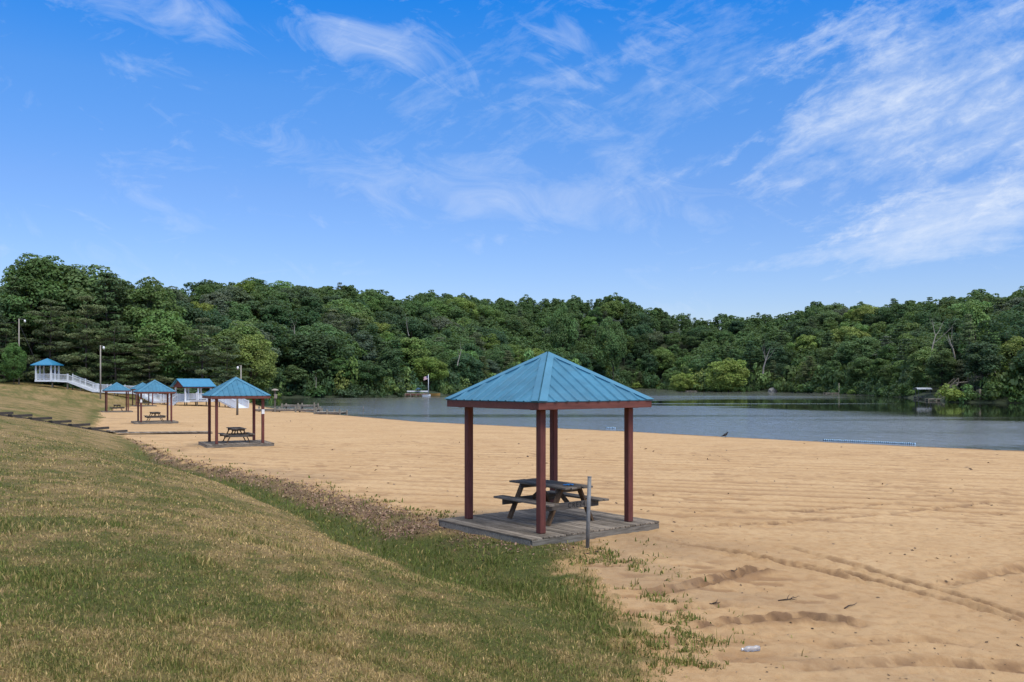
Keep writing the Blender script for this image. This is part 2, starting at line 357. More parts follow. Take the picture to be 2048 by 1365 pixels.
def water_mat():
    m, t = nt('lake_water'); c = N(t, 'ShaderNodeTexCoord'); v = c.outputs['Object']
    def mp(s, r=0):
        q = N(t, 'ShaderNodeMapping'); q.inputs['Scale'].default_value = (s[0], s[1], 1); q.inputs['Rotation'].default_value = (0, 0, R(r))
        t.links.new(v, q.inputs[0]); return q.outputs[0]
    w1 = noise(t, mp((1.0, 1.4), 20), 2.2, 3, .6, .4); w2 = noise(t, mp((1.0, 1.4), -30), 4.5, 2, .6, .3)
    h = math_(t, 'ADD', w1, math_(t, 'MULTIPLY', w2, .4))
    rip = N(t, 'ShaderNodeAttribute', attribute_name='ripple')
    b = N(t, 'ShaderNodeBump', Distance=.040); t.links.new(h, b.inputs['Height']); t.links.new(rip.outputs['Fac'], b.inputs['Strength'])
    p = N(t, 'ShaderNodeBsdfPrincipled', IOR=1.333); t.links.new(ramp(t, rip.outputs['Fac'], [(.15, (.016,.020,.015)), (.75, (.165,.165,.150))]), p.inputs['Base Color'])  # paler base colour on rippled water stands in for bright sky reflection
    t.links.new(math_(t, 'MULTIPLY_ADD', rip.outputs['Fac'], .09, .02), p.inputs['Roughness'])
    t.links.new(b.outputs[0], p.inputs['Normal']); out(t, p.outputs[0]); return m

# ------------------------------------------------------------------ mesh helpers
def mesh_np(name, V, faces_flat, nper, mat=None, attrs=None, smooth=False):
    me = bpy.data.meshes.new(name); V = np.asarray(V, np.float32); faces_flat = np.asarray(faces_flat, np.int32).ravel()
    nf = len(faces_flat)//nper
    me.vertices.add(len(V)); me.vertices.foreach_set('co', V.ravel())
    me.loops.add(len(faces_flat)); me.loops.foreach_set('vertex_index', faces_flat)
    me.polygons.add(nf); me.polygons.foreach_set('loop_start', np.arange(0, nf*nper, nper, dtype=np.int32))
    if smooth: me.polygons.foreach_set('use_smooth', np.ones(nf, bool))
    for k, (dom, arr) in (attrs or {}).items():
        a = me.attributes.new(k, 'FLOAT', dom); a.data.foreach_set('value', np.asarray(arr, np.float32))
    me.update(calc_edges=True); me.validate(verbose=False)
    if mat: me.materials.append(mat)
    return me
class MB:
    def __init__(s): s.v = []; s.f = []
    def add(s, vs, fs):
        o = len(s.v); s.v += [tuple(v) for v in vs]; s.f += [tuple(i+o for i in f) for f in fs]; return s
    def box(s, c, size, rz=0, mat=None, bev=0):
        hx, hy, hz = size[0]/2, size[1]/2, size[2]/2
        m = mat or Matrix.Rotation(rz, 3, 'Z'); c = Vector(c)
        if bev:
            b = min(bev, hx*.45, hy*.45, hz*.45); vs = []; idx = {}
            for sx in (-1,1):
                for sy in (-1,1):
                    for sz in (-1,1):
                        for ax in range(3):
                            p = [sx*(hx-b), sy*(hy-b), sz*(hz-b)]; p[ax] = (sx*hx, sy*hy, sz*hz)[ax]
                            idx[(sx,sy,sz,ax)] = len(vs); vs.append(c+m@Vector(p))
            fs = []
            for ax in range(3):
                o1, o2 = (ax+1) % 3, (ax+2) % 3
                for sg in (-1, 1):
                    q = []
                    for a, d in ((-1,-1),(1,-1),(1,1),(-1,1)):
                        k = [0,0,0]; k[ax] = sg; k[o1] = a; k[o2] = d; q.append(idx[(*k, ax)])
                    fs.append(q if sg > 0 else q[::-1])
                for a in (-1,1):
                    for d in (-1,1):
                        q = []
                        for sg, w in ((-1,o1),(1,o1),(1,o2),(-1,o2)):
                            k = [0,0,0]; k[ax] = sg; k[o1] = a; k[o2] = d; q.append(idx[(*k, w)])
                        fs.append(q if a*d < 0 else q[::-1])
            for sx in (-1,1):
                for sy in (-1,1):
                    for sz in (-1,1):
                        q = [idx[(sx,sy,sz,i)] for i in range(3)]
                        fs.append(q if sx*sy*sz > 0 else q[::-1])
            return s.add(vs, fs)
        vs = [c+m@Vector((x*hx, y*hy, z*hz)) for z in (-1,1) for x, y in ((-1,-1),(1,-1),(1,1),(-1,1))]
        return s.add(vs, [(3,2,1,0),(4,5,6,7),(0,1,5,4),(1,2,6,5),(2,3,7,6),(3,0,4,7)])
    def bar(s, a, b, w, h, up=(0,0,1), bev=0):
        a = Vector(a); b = Vector(b); d = b-a; l = d.length; x = d.normalized(); u = Vector(up)
        y = u.cross(x)
        if y.length < 1e-4: y = Vector((0,1,0)).cross(x)
        y.normalize(); z = x.cross(y)
        return s.box((a+b)/2, (l, w, h), mat=Matrix((x, y, z)).transposed(), bev=bev)
    def tube(s, pts, rad, n=8, cap=True):
        pts = [Vector(p) for p in pts]; rad = rad if isinstance(rad, (list, tuple)) else [rad]*len(pts)
        o = len(s.v); prev = None
        for i, p in enumerate(pts):
            t = (pts[min(i+1, len(pts)-1)]-pts[max(i-1, 0)]).normalized()
            if prev is None:
                prev = t.orthogonal().normalized()
            x = (prev-t*prev.dot(t)); x = x.normalized() if x.length > 1e-6 else t.orthogonal().normalized(); prev = x; y = t.cross(x)
            for k in range(n):
                a = 2*math.pi*k/n; s.v.append(tuple(p+(x*math.cos(a)+y*math.sin(a))*rad[i]))
        for i in range(len(pts)-1):
            for k in range(n):
                s.f.append((o+i*n+k, o+i*n+(k+1) % n, o+(i+1)*n+(k+1) % n, o+(i+1)*n+k))
        if cap:
            s.f.append(tuple(o+k for k in range(n))[::-1]); s.f.append(tuple(o+(len(pts)-1)*n+k for k in range(n)))
        return s
    def mesh(s, name, mat, smooth=False):
        me = bpy.data.meshes.new(name); me.from_pydata([tuple(v) for v in s.v], [], s.f); me.update()
        if smooth: me.polygons.foreach_set('use_smooth', np.ones(len(me.polygons), bool))
        me.materials.append(mat); return me
    def build(s, name, mat, parent=None, smooth=False, loc=None):
        return link(name, s.mesh(name, mat, smooth), parent, loc)
def link(name, data, parent=None, loc=None, rz=0):
    o = bpy.data.objects.new(name, data); COL.objects.link(o)
    if parent: o.parent = parent
    if loc is not None: o.location = loc
    if rz: o.rotation_euler = (0, 0, rz)
    return o
def tag(o, label=None, cat=None, group=None, kind=None):
    for k, v in (('label', label), ('category', cat), ('group', group), ('kind', kind)):
        if v: o[k] = v
    return o
def thing(name, label, cat, loc=(0,0,0), rz=0, group=None):
    return tag(link(name, None, None, loc, rz), label, cat, group)
def copy_tree(o, parent=None):
    c = o.copy(); COL.objects.link(c)
    if parent: c.parent = parent
    for ch in o.children: copy_tree(ch, c)
    return c

# ------------------------------------------------------------------ ground meshes
fine = np.radians(np.arange(-37, 37.001, .085)); coarse = np.radians(np.arange(41, 320, 4.0))
ANG = np.concatenate([fine, coarse])      # measured from +Y, clockwise
pyv = np.concatenate([np.arange(1290, 150, -1.6), np.arange(150, 42, -.45)]); RAD = np.concatenate([[.02,.6,1.2,1.8,2.4,3.0,3.6,4.05], 3*F/pyv, np.geomspace(3*F/41, 1600, 110)])
nA, nR = len(ANG), len(RAD)
AA, RR = np.meshgrid(ANG, RAD); GX = RR*np.sin(AA); GY = RR*np.cos(AA)
SD = lake_sd(GX, GY); LAWN = is_lawn(GX, GY); W = wild(GX, GY)
GZ = ground(GX, GY, SD)+detail(GX, GY, LAWN)*(W < .5)*(SD > -.5)*np.clip(SD/2+.2, .1, 1)
idx = np.arange(nA*nR).reshape(nR, nA); nx_ = np.roll(idx, -1, axis=1)
Q = np.stack([idx[:-1], nx_[:-1], nx_[1:], idx[1:]], -1).reshape(-1, 4)[:, ::-1]
V = np.stack([GX, GY, GZ], -1).reshape(-1, 3)
Lf = LAWN.ravel()[Q].mean(1) > .5; Wf = W.ravel()[Q].mean(1) > .5; Wetf = SD.ravel()[Q].max(1) < -40
_e = edge_u(GX, GY)+edge_noise(GX, GY)
atr = {'sandy': ((1-sstep(.05, .5, _e+.5*(fbm(GX*2.6, GY*2.6, 3, 96)-.5)))*LAWN*sstep(4, 9, GY)*(1-.6*sstep(60, 100, GY))).ravel(), 'rut': np.clip(rut_field(GX, GY)[1]*1.15, 0, 1).ravel()**1.3, 'dry': dryness(GX, GY).ravel(), 'bare': littery(GX, GY).ravel(), 'groove': np.clip(.36*(1-sstep(14, 27, GY+.25*GX+7*(fbm(GX*.16, GY*.16, 4, 97)-.5)))*(.6+.8*fbm(GX*.7, GY*.7, 4, 98))+np.maximum(np.maximum(rake(GX, GY)*.85, rut_field(GX, GY)[1]), dashes(GX, GY)*.75), 0, 1).ravel(),
       'wet': (1-sstep(.15, 1.4, SD+.5*(fbm(GX*.5, GY*.5, 2, 90)-.5))).ravel()}
u_ = edge_u(GX, GY).ravel()
patch = sstep(.5, .72, fbm(GX*.55+4, GY*.55, 4, 91)).ravel()*np.exp(-((u_+.9)/1.6)**2)
atr['bare'] = np.maximum(atr['bare'], np.where(LAWN.ravel(), 0, np.maximum(patch, 0)*.55))
def ground_obj(name, sel, mat, label=None):
    q = Q[sel & ~Wetf]; used = np.unique(q); re = np.full(len(V), -1, np.int64); re[used] = np.arange(len(used))
    me = mesh_np(name, V[used], re[q], 4, mat, {k: ('POINT', a[used]) for k, a in atr.items()}, True)
    return tag(link(name, me), label, None, None, 'structure')
ground_obj('sand_beach', ~Lf & ~Wf, sand_mat(), 'pale raked sand beach sloping down to the lake')
ground_obj('lawn', Lf & ~Wf, lawn_mat(), 'mown half dry grass slope beside the beach')
ground_obj('hills', Wf, floor_mat(), 'wooded hills round the lake')
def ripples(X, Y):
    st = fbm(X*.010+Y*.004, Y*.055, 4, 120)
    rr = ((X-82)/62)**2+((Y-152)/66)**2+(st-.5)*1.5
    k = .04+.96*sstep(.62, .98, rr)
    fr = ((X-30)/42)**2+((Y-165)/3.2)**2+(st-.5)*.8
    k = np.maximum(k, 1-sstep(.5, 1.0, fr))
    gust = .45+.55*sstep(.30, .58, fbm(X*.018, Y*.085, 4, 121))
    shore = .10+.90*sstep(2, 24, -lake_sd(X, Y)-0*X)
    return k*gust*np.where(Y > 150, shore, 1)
def waves(X, Y):
    z = 0
    for i, (lam, a, th) in enumerate(((2.1,.020,200), (1.45,.017,235), (1.15,.014,170), (3.3,.020,215), (1.0,.012,260), (.92,.010,205))):
        th = R(th); ph = 2*math.pi/lam*(X*math.cos(th)+Y*math.sin(th))+5*fbm(X*.13, Y*.13, 2, 130+i)
        z = z+a*(.55+.9*vnoise(X*.45, Y*.3, 140+i))*(np.abs(np.sin(ph*.5))*-2+1.27)*.34
    return z
def water_grid(x0, x1, y0, y1, st, hole=None):
    xs = np.arange(x0, x1+st*.5, st); ys = np.arange(y0, y1+st*.5, st); X, Y = np.meshgrid(xs, ys); idx = np.arange(X.size).reshape(X.shape)
    q = np.stack([idx[:-1,:-1], idx[:-1,1:], idx[1:,1:], idx[1:,:-1]], -1).reshape(-1, 4)
    cx = X.ravel()[q].mean(1); cy = Y.ravel()[q].mean(1)
    k = (lake_sd(cx, cy) < 6) & (np.abs(cx) < 40+1.02*np.abs(cy))
    if hole is not None: k &= ~((cx > hole[0]) & (cx < hole[1]) & (cy > hole[2]) & (cy < hole[3]))
    return X, Y, q[k]
FB = (-72, 128, 44, 264)
X, Y, q1 = water_grid(*FB, .32)
X1 = X.ravel(); Y1 = Y.ravel(); fade = np.minimum.reduce([(X1-FB[0])/4, (FB[1]-X1)/4, (Y1-FB[2])/4, (FB[3]-Y1)/4]).clip(0, 1)
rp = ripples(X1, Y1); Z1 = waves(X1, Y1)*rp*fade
X, Y, q2 = water_grid(-152, 328, -76, 524, 8, (FB[0], FB[1], FB[2], FB[3]))
VV = np.concatenate([np.stack([X1, Y1, Z1], -1), np.stack([X.ravel(), Y.ravel(), X.ravel()*0], -1)]); QQ = np.concatenate([q1, q2+len(X1)])
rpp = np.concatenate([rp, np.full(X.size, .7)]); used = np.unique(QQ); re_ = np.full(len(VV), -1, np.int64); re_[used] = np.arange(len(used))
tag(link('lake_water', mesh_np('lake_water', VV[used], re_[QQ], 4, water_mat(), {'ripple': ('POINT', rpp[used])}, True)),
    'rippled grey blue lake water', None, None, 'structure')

# ------------------------------------------------------------------ grass, litter, debris (stuff)
def surf(X, Y):
    ln = is_lawn(X, Y); return ground(X, Y)+detail(X, Y, ln), ln
def blades(n, rmin, rmax, amin, amax, hfun, wfun, accept, lean=.55):
    py = RNG.uniform(3*F/rmax, 3*F/rmin, n); r = 3*F/py; a = np.radians(RNG.uniform(amin, amax, n))
    X = r*np.sin(a); Y = r*np.cos(a); k = accept(X, Y)
    X = X[k]; Y = Y[k]; r = r[k]
    return X, Y, r
def grass_mesh(X, Y, r, h, w, lean, dry, name, mat=None):
    n = len(X); z, _ = surf(X, Y); th = RNG.uniform(0, 2*np.pi, n); ph = RNG.uniform(0, 2*np.pi, n)
    ln = np.abs(RNG.normal(0, lean, n)).clip(0, 1.35)
    dx, dy = np.cos(ph), np.sin(ph); tx, ty = np.cos(th)*w/2, np.sin(th)*w/2
    def pt(fr, s, sg):
        b = ln*fr
        return np.stack([X+dx*h*np.sin(b)*fr+sg*tx*s, Y+dy*h*np.sin(b)*fr+sg*ty*s, z-.01+h*np.cos(b)*fr], -1)
    Vv = np.stack([pt(0,1,-1), pt(0,1,1), pt(.55,.8,1), pt(.55,.8,-1), pt(1,.12,1), pt(1,.12,-1)], 1).reshape(-1, 3)
    b = np.arange(n)[:, None]*6
    Fq = np.concatenate([b+np.array([0,1,2,3]), b+np.array([3,2,4,5])], 1)
    tone = np.repeat(RNG.uniform(0, 1, n), 6)
    return mesh_np(name, Vv, Fq.reshape(-1, 4), 4, mat or M['grass'], {'dry': ('POINT', np.repeat(dry, 6)), 'tone': ('POINT', tone)})
def off_deck(X, Y):
    c, s = math.cos(R(38.5)), math.sin(R(38.5)); a = (X-.76)*c+(Y-18.82)*s; b = -(X-.76)*s+(Y-18.82)*c
    ok = ~((np.abs(a) < 1.74) & (np.abs(b) < 1.58))
    for px_, py_, an in ((-14.83,48.6,27),(-30.25,76.6,28)):
        c, s = math.cos(R(an)), math.sin(R(an)); a = (X-px_)*c+(Y-py_)*s; b = -(X-px_)*s+(Y-py_)*c
        ok &= ~((np.abs(a) < 1.74) & (np.abs(b) < 1.58))
    return ok
def acc_lawn(X, Y):
    thin = fbm(X*2.1, Y*2.1, 3, 80)
    return is_lawn(X, Y) & off_deck(X, Y) & (RNG.uniform(0, 1, len(X)) < np.clip(.35+1.1*thin-.5*littery(X, Y), .12, 1)*sstep(-.1, .4, edge_u(X, Y)+edge_noise(X, Y)+.5*(thin-.5)))
def green_strip(X, Y):
    q = edge_u(X, Y)/np.maximum(udit(Y), .3); return sstep(.3, .6, q)*(1-sstep(.95, 1.05, q))*(Y < 48)*(Y > 12)+.8*np.exp(-((X-1.0)/.5)**2-((Y-12.3)/1.2)**2)
X, Y, r = blades(470000, 4.2, 70, -36, 36, None, None, acc_lawn)
u = edge_u(X, Y); dr = dryness(X, Y)
tuft = sstep(.62, .8, fbm(X*1.7, Y*1.7, 3, 81))
h = (.022+.034*RNG.uniform(0, 1, len(X))+.045*tuft)*(1+1.35*green_strip(X, Y))
h *= np.where((u < 1.0) & (Y < 48), 1.25, 1)
d2 = np.clip(dr+RNG.normal(0, .34, len(X)), 0, 1); h *= np.where(r > 25, 1.15, 1)
tag(link('lawn_grass', grass_mesh(X, Y, r, h, np.clip(.0011*r, .0055, .035)*RNG.uniform(.6, 1.5, len(X)), .72, d2, 'lawn_grass')),
    'short mixed green and straw coloured lawn grass', 'grass', None, 'stuff')
def acc_weed(X, Y):
    u = edge_u(X, Y)
    p = np.exp(-((u+.15)/.62)**2)*sstep(.52, .66, fbm(X*1.9, Y*1.9, 4, 82))*(.15+.85*sstep(.42, .6, vnoise(X*7, Y*7, 85)))
    return off_deck(X, Y) & (u < .7) & (RNG.uniform(0, 1, len(X)) < p)
X, Y, r = blades(520000, 5, 60, -30, 36, None, None, acc_weed)
tag(link('edge_weeds', grass_mesh(X, Y, r, RNG.uniform(.03, .11, len(X))*(1+.6*(RNG.uniform(0, 1, len(X)) > .93)), np.clip(.0014*r, .009, .06)*RNG.uniform(.6, 1.7, len(X)), 1.0,
    np.clip(RNG.normal(.12, .22, len(X))+.8*(RNG.uniform(0, 1, len(X)) > .88), 0, 1), 'edge_weeds')), 'green weeds creeping from the grass onto the sand', 'weeds', None, 'stuff')
def flakes(X, Y, size, name, mat, lift=.012, flat=.5):
    n = len(X); z, _ = surf(X, Y); th = RNG.uniform(0, 2*np.pi, n); a = RNG.normal(0, flat, n); b = RNG.normal(0, flat, n)
    c, s = np.cos(th), np.sin(th); P = np.stack([X, Y, z+lift+size*.25], -1)
    ux = np.stack([c, s, a], -1)*size[:, None]; uy = np.stack([-s, c, b], -1)*(size*RNG.uniform(.35, .7, n))[:, None]
    Vv = np.stack([P-ux, P-uy*.9+ux*.1, P+ux, P+uy], 1).reshape(-1, 3)
    return mesh_np(name, Vv, np.arange(4*n).reshape(-1, 4), 4, mat)
def acc_lit(X, Y): return off_deck(X, Y) & (RNG.uniform(0, 1, len(X)) < littery(X, Y)*.5)
X, Y, r = blades(150000, 14, 60, -24, 4, None, None, acc_lit)
tag(link('dead_leaves', flakes(X, Y, np.clip(.024*r/22, .022, .06)*RNG.uniform(.6, 1.5, len(X)), 'dead_leaves', M['litter'])),
    'reddish brown dead leaves along the foot of the bank', 'leaves', None, 'stuff')
def acc_chip(X, Y): return (~is_lawn(X, Y)) & (lake_sd(X, Y) > 1) & off_deck(X, Y) & (RNG.uniform(0, 1, len(X)) < .25+.75*sstep(.5, .68, fbm(X*.5, Y*.5, 3, 83)))
X, Y, r = blades(4200, 8, 95, -30, 34, None, None, acc_chip)
tag(link('beach_debris', flakes(X, Y, np.clip(.010*r/10, .010, .05)*RNG.uniform(.4, 1.6, len(X))**2, 'beach_debris', M['chips'], .0, .35)),
    'small dark chips and leaf bits scattered over the sand', 'debris', None, 'stuff')

# ------------------------------------------------------------------ picnic pavilions
def hip_face(r, ez, apex, ang):                  # one ribbed roof face; local +x side then rotated by ang
    rise = apex-ez; m = MB(); t = .02
    def P(x, y, lift=0):                         # x outwards 0..r, y along the eave
        sl = math.atan2(rise, r); return Vector((x+lift*math.sin(sl), y, apex-rise*x/r+lift*math.cos(sl)))
    rows = [P(r,-r), P(r,r), P(0,0), P(r,-r,-t), P(r,r,-t), P(0,0,-t)]
    m.add(rows, [(0,1,2),(3,5,4),(0,3,4,1)])
    nr = 11; sp = 2*r/nr
    for i in range(nr+1):
        y = -r+sp*(i+.5) if i < nr else None
        if y is None: continue
        x0 = abs(y)+.03
        if x0 > r-.05: continue
        w1, w2, hgt = .038, .018, .026
        vs = []
        for x in (x0, r+.012):
            vs += [P(x, y-w1, .001), P(x, y-w2, hgt), P(x, y+w2, hgt), P(x, y+w1, .001)]
        m.add(vs, [(0,4,5,1),(1,5,6,2),(2,6,7,3),(4,7,6,5),(0,1,2,3)])
    rot = Matrix.Rotation(ang, 4, 'Z')
    m.v = [tuple(rot@Vector(v)) for v in m.v]
    return m
def hip_cap(r, ez, apex, k):
    m = MB(); rise = apex-ez; c = k*math.pi/2+math.pi/4
    def P(x, y, lift): sl = math.atan2(rise, r); return Vector((x+lift*math.sin(sl), y, apex-rise*x/r+lift*math.cos(sl)))
    w = .19
    for side, rot in ((1, k*math.pi/2), (-1, (k+1)*math.pi/2)):
        Rm = Matrix.Rotation(rot, 4, 'Z'); vs = []
        # strip of the face bordering its hip (y = side*x)
        a = [P(.0, 0, .034), P(r+.015, side*(r+.015), .034), P(r+.015, side*(r-w*1.0), .030), P(w*.9, 0, .030)]
        b = [P(.0, 0, .026), P(r+.015, side*(r+.015), .026), P(r+.015, side*(r-w*1.0), .0), P(w*.9, 0, .0)]
        vs = [Rm@v for v in a+b]
        fs = [(0,1,2,3),(4,7,6,5),(1,5,6,2),(2,6,7,3)]
        m.add(vs, fs)
    return m
def make_pavilion():
    root = thing('picnic_pavilion', 'x', 'pavilion')
    bd = MB(); n = 24; w = 3.45/n                          # boards run along local y
    for i in range(n): bd.box((-1.725+w*(i+.5), random.uniform(-.008,.008), .0-.02+random.uniform(-.004,.004)), (w-.018, 3.10, .038), bev=.006)
    bd.build('deck_boards', M['deckwood'], root)
    sk = MB()
    for s in (-1, 1):
        sk.box((0, s*1.535, -.117), (3.40, .04, .15), bev=.006); sk.box((s*1.69, 0, -.118), (.04, 3.00, .15), bev=.006)
    sk.build('skirt_board', M['skirt'], root)
    jo = MB()
    for i in range(7): jo.box((-1.45+i*.48, 0, -.135), (.05, 2.95, .16))
    jo.build('joist', M['beamwood'], root)
    h = 1.1825
    for sx in (-1, 1):
        for sy in (-1, 1):
            MB().box((sx*h, sy*h, 1.175), (.14, .14, 2.35), bev=.012).build('post', M['redwood'], root)
    for s in (-1, 1):
        MB().box((0, s*h, 2.425), (2.85, .09, .15), bev=.006).build('beam', M['redbeam'], root); MB().box((s*h, 0, 2.4265), (.09, 2.85, .147), bev=.006).build('beam', M['redbeam'], root)
    r = 1.53; ez = 2.515; apex = 3.49
    for k in range(4):
        a = k*math.pi/2; Rm = Matrix.Rotation(a, 4, 'Z')
        f = MB(); f.box((r-.035, 0, 2.435), (.04, 2*r-.03 if k % 2 else 2*r-.115, .145), bev=.005)
        f.v = [tuple(Rm@Vector(v)) for v in f.v]; f.build('fascia', M['redbeam'], root)
    rf = MB()
    for k in range(4):
        m = hip_face(r, ez, apex, k*math.pi/2); rf.add(m.v, m.f)
    ro = rf.build('roof', M['blue'], root)
    for k in range(4): hip_cap(r, ez, apex, k).build('hip_cap', M['blue2'], ro)
    for k in range(4):
        c, s = math.cos(math.pi/4+k*math.pi/2), math.sin(math.pi/4+k*math.pi/2)
        MB().bar((c*.05,s*.05,apex-.14), (c*r*1.36, s*r*1.36, ez-.09), .045, .10).build('rafter', M['redbeam'], root)
    return root
pav0 = make_pavilion()
PAV = [(.75,18.9,1.113,38.2,'nearest and largest blue roofed picnic pavilion on the sand by the grass edge'),
       (-14.83,48.6,.754,27,'blue roofed picnic pavilion second nearest, beside the plank walkway, white notice on its right post'),
       (-30.25,76.6,.66,28,'blue roofed picnic pavilion third nearest, with a white notice on its left front post'),
       (-48.3,110.6,.43,28,'far picnic pavilion at the foot of the grassy slope, below the white walkway'),
       (-56.6,138.65,.40,35,'farthest small picnic pavilion, partly behind another, next to the white stairs')]
def place_pavs():
    for i, (x, y, z, a, lab) in enumerate(PAV):
        o = pav0 if i == 0 else copy_tree(pav0)
        o.location = (x, y, z); o.rotation_euler = (0, 0, R(a)); tag(o, lab, 'pavilion', 'picnic pavilions along the beach')
def make_table():
    root = thing('picnic_table', 'x', 'table')
    tp = MB()
    for i in range(5): tp.box((-.30+.15*i, random.uniform(-.025,.025), .745), (.138, 1.83, .04), bev=.006)
    tp.build('tabletop', M['tablewood'], root)
    for s in (-1, 1):
        b = MB()
        for k in (0, 1): b.box((s*(.60+.145*k), random.uniform(-.02,.02), .445), (.135, 1.83, .04), bev=.006)
        b.build('bench', M['tablewood'], root)
    for sy in (-1, 1):
        y = sy*.62
        for s in (-1, 1): MB().bar((s*.24, y, .722), (s*.60, y, .0), .045, .12, up=(0,1,0)).build('leg', M['legwood'], root)
        MB().box((0, y+sy*.045, .37), (1.50, .04, .14), bev=.008).build('bench_support', M['beamwood'], root)
        MB().box((0, y-sy*.045, .675), (.70, .04, .09), bev=.005).build('top_cleat', M['beamwood'], root)
        MB().bar((0, y-sy*.06, .40), (0, sy*.12, .72), .09, .04, up=(1,0,0)).build('brace', M['legwood'], root)
    return root
tab0 = make_table()
TAB = [(.80,18.98,38.2,1.113,0,'weathered grey picnic table with a blue cloth on it, in the nearest pavilion'),
       (-14.85,48.75,27,.754,0,'weathered picnic table under the second nearest pavilion, end on'),
       (-30.25,76.7,28,.66,0,'brown picnic table under the pavilion with a notice on its left post'),
       (-48.3,110.7,28,.43,0,'small far picnic table under the pavilion at the foot of the grassy slope'),
       (-56.6,138.7,35,.40,0,'farthest picnic table, half hidden under the farthest pavilion')]
for i, (x, y, a, z, _, lab) in enumerate(TAB):
    o = tab0 if i == 0 else copy_tree(tab0)
    o.location = (x, y, z+.001); o.rotation_euler = (0, 0, R(a)); tag(o, lab, 'picnic table', 'picnic tables in the pavilions')
place_pavs()
fc = bpy.data.curves.new('lettering', 'FONT'); fc.body = 'CRE24'; fc.size = .145; fc.align_x = 'CENTER'; fc.align_y = 'CENTER'; fc.extrude = .001; fc.space_character = 1.25
fc.materials.append(M['paint'])
sup = [c for c in tab0.children if c.name.startswith('bench_support')][0]
tmp = bpy.data.objects.new('tmp', fc); COL.objects.link(tmp); bpy.context.view_layer.update()
lme = bpy.data.meshes.new_from_object(tmp.evaluated_get(bpy.context.evaluated_depsgraph_get())); bpy.data.objects.remove(tmp)
lme.materials.clear(); lme.materials.append(M['paint'])
lt = link('lettering', lme, sup, (.12, -.62-.045-.0225, .37)); lt.rotation_euler = (R(90), 0, 0)
# blue cloth on the near table
g = 9; cv = []; 
for i in range(g):
    for j in range(g):
        a, b = i/(g-1)-.5, j/(g-1)-.5; cv.append((a*.22, b*.13, .012+.028*math.sin(a*9+b*4)**2*(1-abs(a))+.01*random.random()))
cf = [(i*g+j, (i+1)*g+j, (i+1)*g+j+1, i*g+j+1) for i in range(g-1) for j in range(g-1)]
o = MB().add(cv, cf).build('folded_cloth', M['cloth'], None, True); o.location = (1.16, 18.42, 1.113+.768); o.rotation_euler = (0, 0, R(20))
tag(o, 'small crumpled blue cloth lying on the nearest picnic table', 'cloth')
# notices on posts
def notice(pav, lx, ly, z, ang, label):
    x, y, pz, a, _ = PAV[pav]; c, s = math.cos(R(a)), math.sin(R(a))
    o = MB().box((0, 0, 0), (.15, .006, .24), bev=.001).build('notice_sheet', M['paper'])
    o.location = (x+c*lx-s*ly, y+s*lx+c*ly, pz+z); o.rotation_euler = (0, 0, R(a+ang)); tag(o, label, 'notice', 'white notices on pavilion posts')
notice(1, 1.1825, -1.1825-.074, 1.66, 0, 'white paper notice on the right front post of the second nearest pavilion')
notice(2, -1.1825, -1.1825-.074, 1.75, 0, 'white paper notice on the left front post of the third nearest pavilion')
# steel post
p = at(1175, 1078, 16.6); px_, py_ = p.x, p.y; zg = gz(px_, py_)
t = thing('steel_post', 'thin grey galvanised steel post leaning at the front edge of the nearest pavilion deck', 'post', (px_, py_, zg))
t.rotation_euler = (0, R(1.6), 0)
sp_ = MB().tube([(0,0,-.2), (0,0,1.30)], .036, 12); sp_.build('shaft', M['galv'], t, True)
MB().tube([(0,0,1.30), (0,0,1.312)], .039, 12).build('cap', M['galv'], t)

# ------------------------------------------------------------------ timber steps and plank walkway
stp = thing('timber_steps', 'dark timber steps set into the grass slope, leading down to the plank walkway', 'steps', (0,0,0))
SPX = [(-20,836.5),(19.7,842.7),(60.5,848.8),(100.8,853.9),(139.9,859.4),(179,865.4),(217,869)]
for i, (px, py) in enumerate(SPX):
    d = 55.0+i*.62; q = at(px, py, d); z = gz(q.x, q.y)
    m = MB(); m.box((q.x, q.y, z+.04), (.20, .16, .20), rz=R(20), bev=.01); m.build('timber_end', M['black'], stp)
    m = MB(); m.bar((q.x+.02, q.y+.1, z+.03), (q.x+.55, q.y+1.5, z+.03), .14, .15); m.build('riser', M['darkwood'], stp)
    if i:
        a = at(*SPX[i-1], 55.0+(i-1)*.62); za = gz(a.x, a.y)
        m = MB(); m.bar((a.x+.15, a.y, za-.02), (q.x-.12, q.y, z+.03), .13, .14); m.build('side_timber', M['darkwood'], stp)
wk = MB(); a = Vector((-26.4,58.95,0)); b = Vector((-20.6,62.0,0)); dv = (b-a).normalized(); n = 40
for i in range(n):
    c = a+(b-a)*((i+.5)/n); z = gz(c.x, c.y)+.11
    wk.box((c.x, c.y, max(z, .52)), ((b-a).length/n-.015, 1.15, .045), rz=math.atan2(dv.y, dv.x), bev=.005)
tw = thing('plank_walkway', 'low grey plank walkway lying across the sand from the timber steps', 'walkway')
wk.build('planks', M['deckwood'], tw)
st_ = MB()
for s in (-.5, .5):
    o_ = Vector((-dv.y, dv.x, 0))*s; st_.bar(a+o_+Vector((0,0,.50)), b+o_+Vector((0,0,.46)), .05, .12)
st_.build('stringer', M['beamwood'], tw)

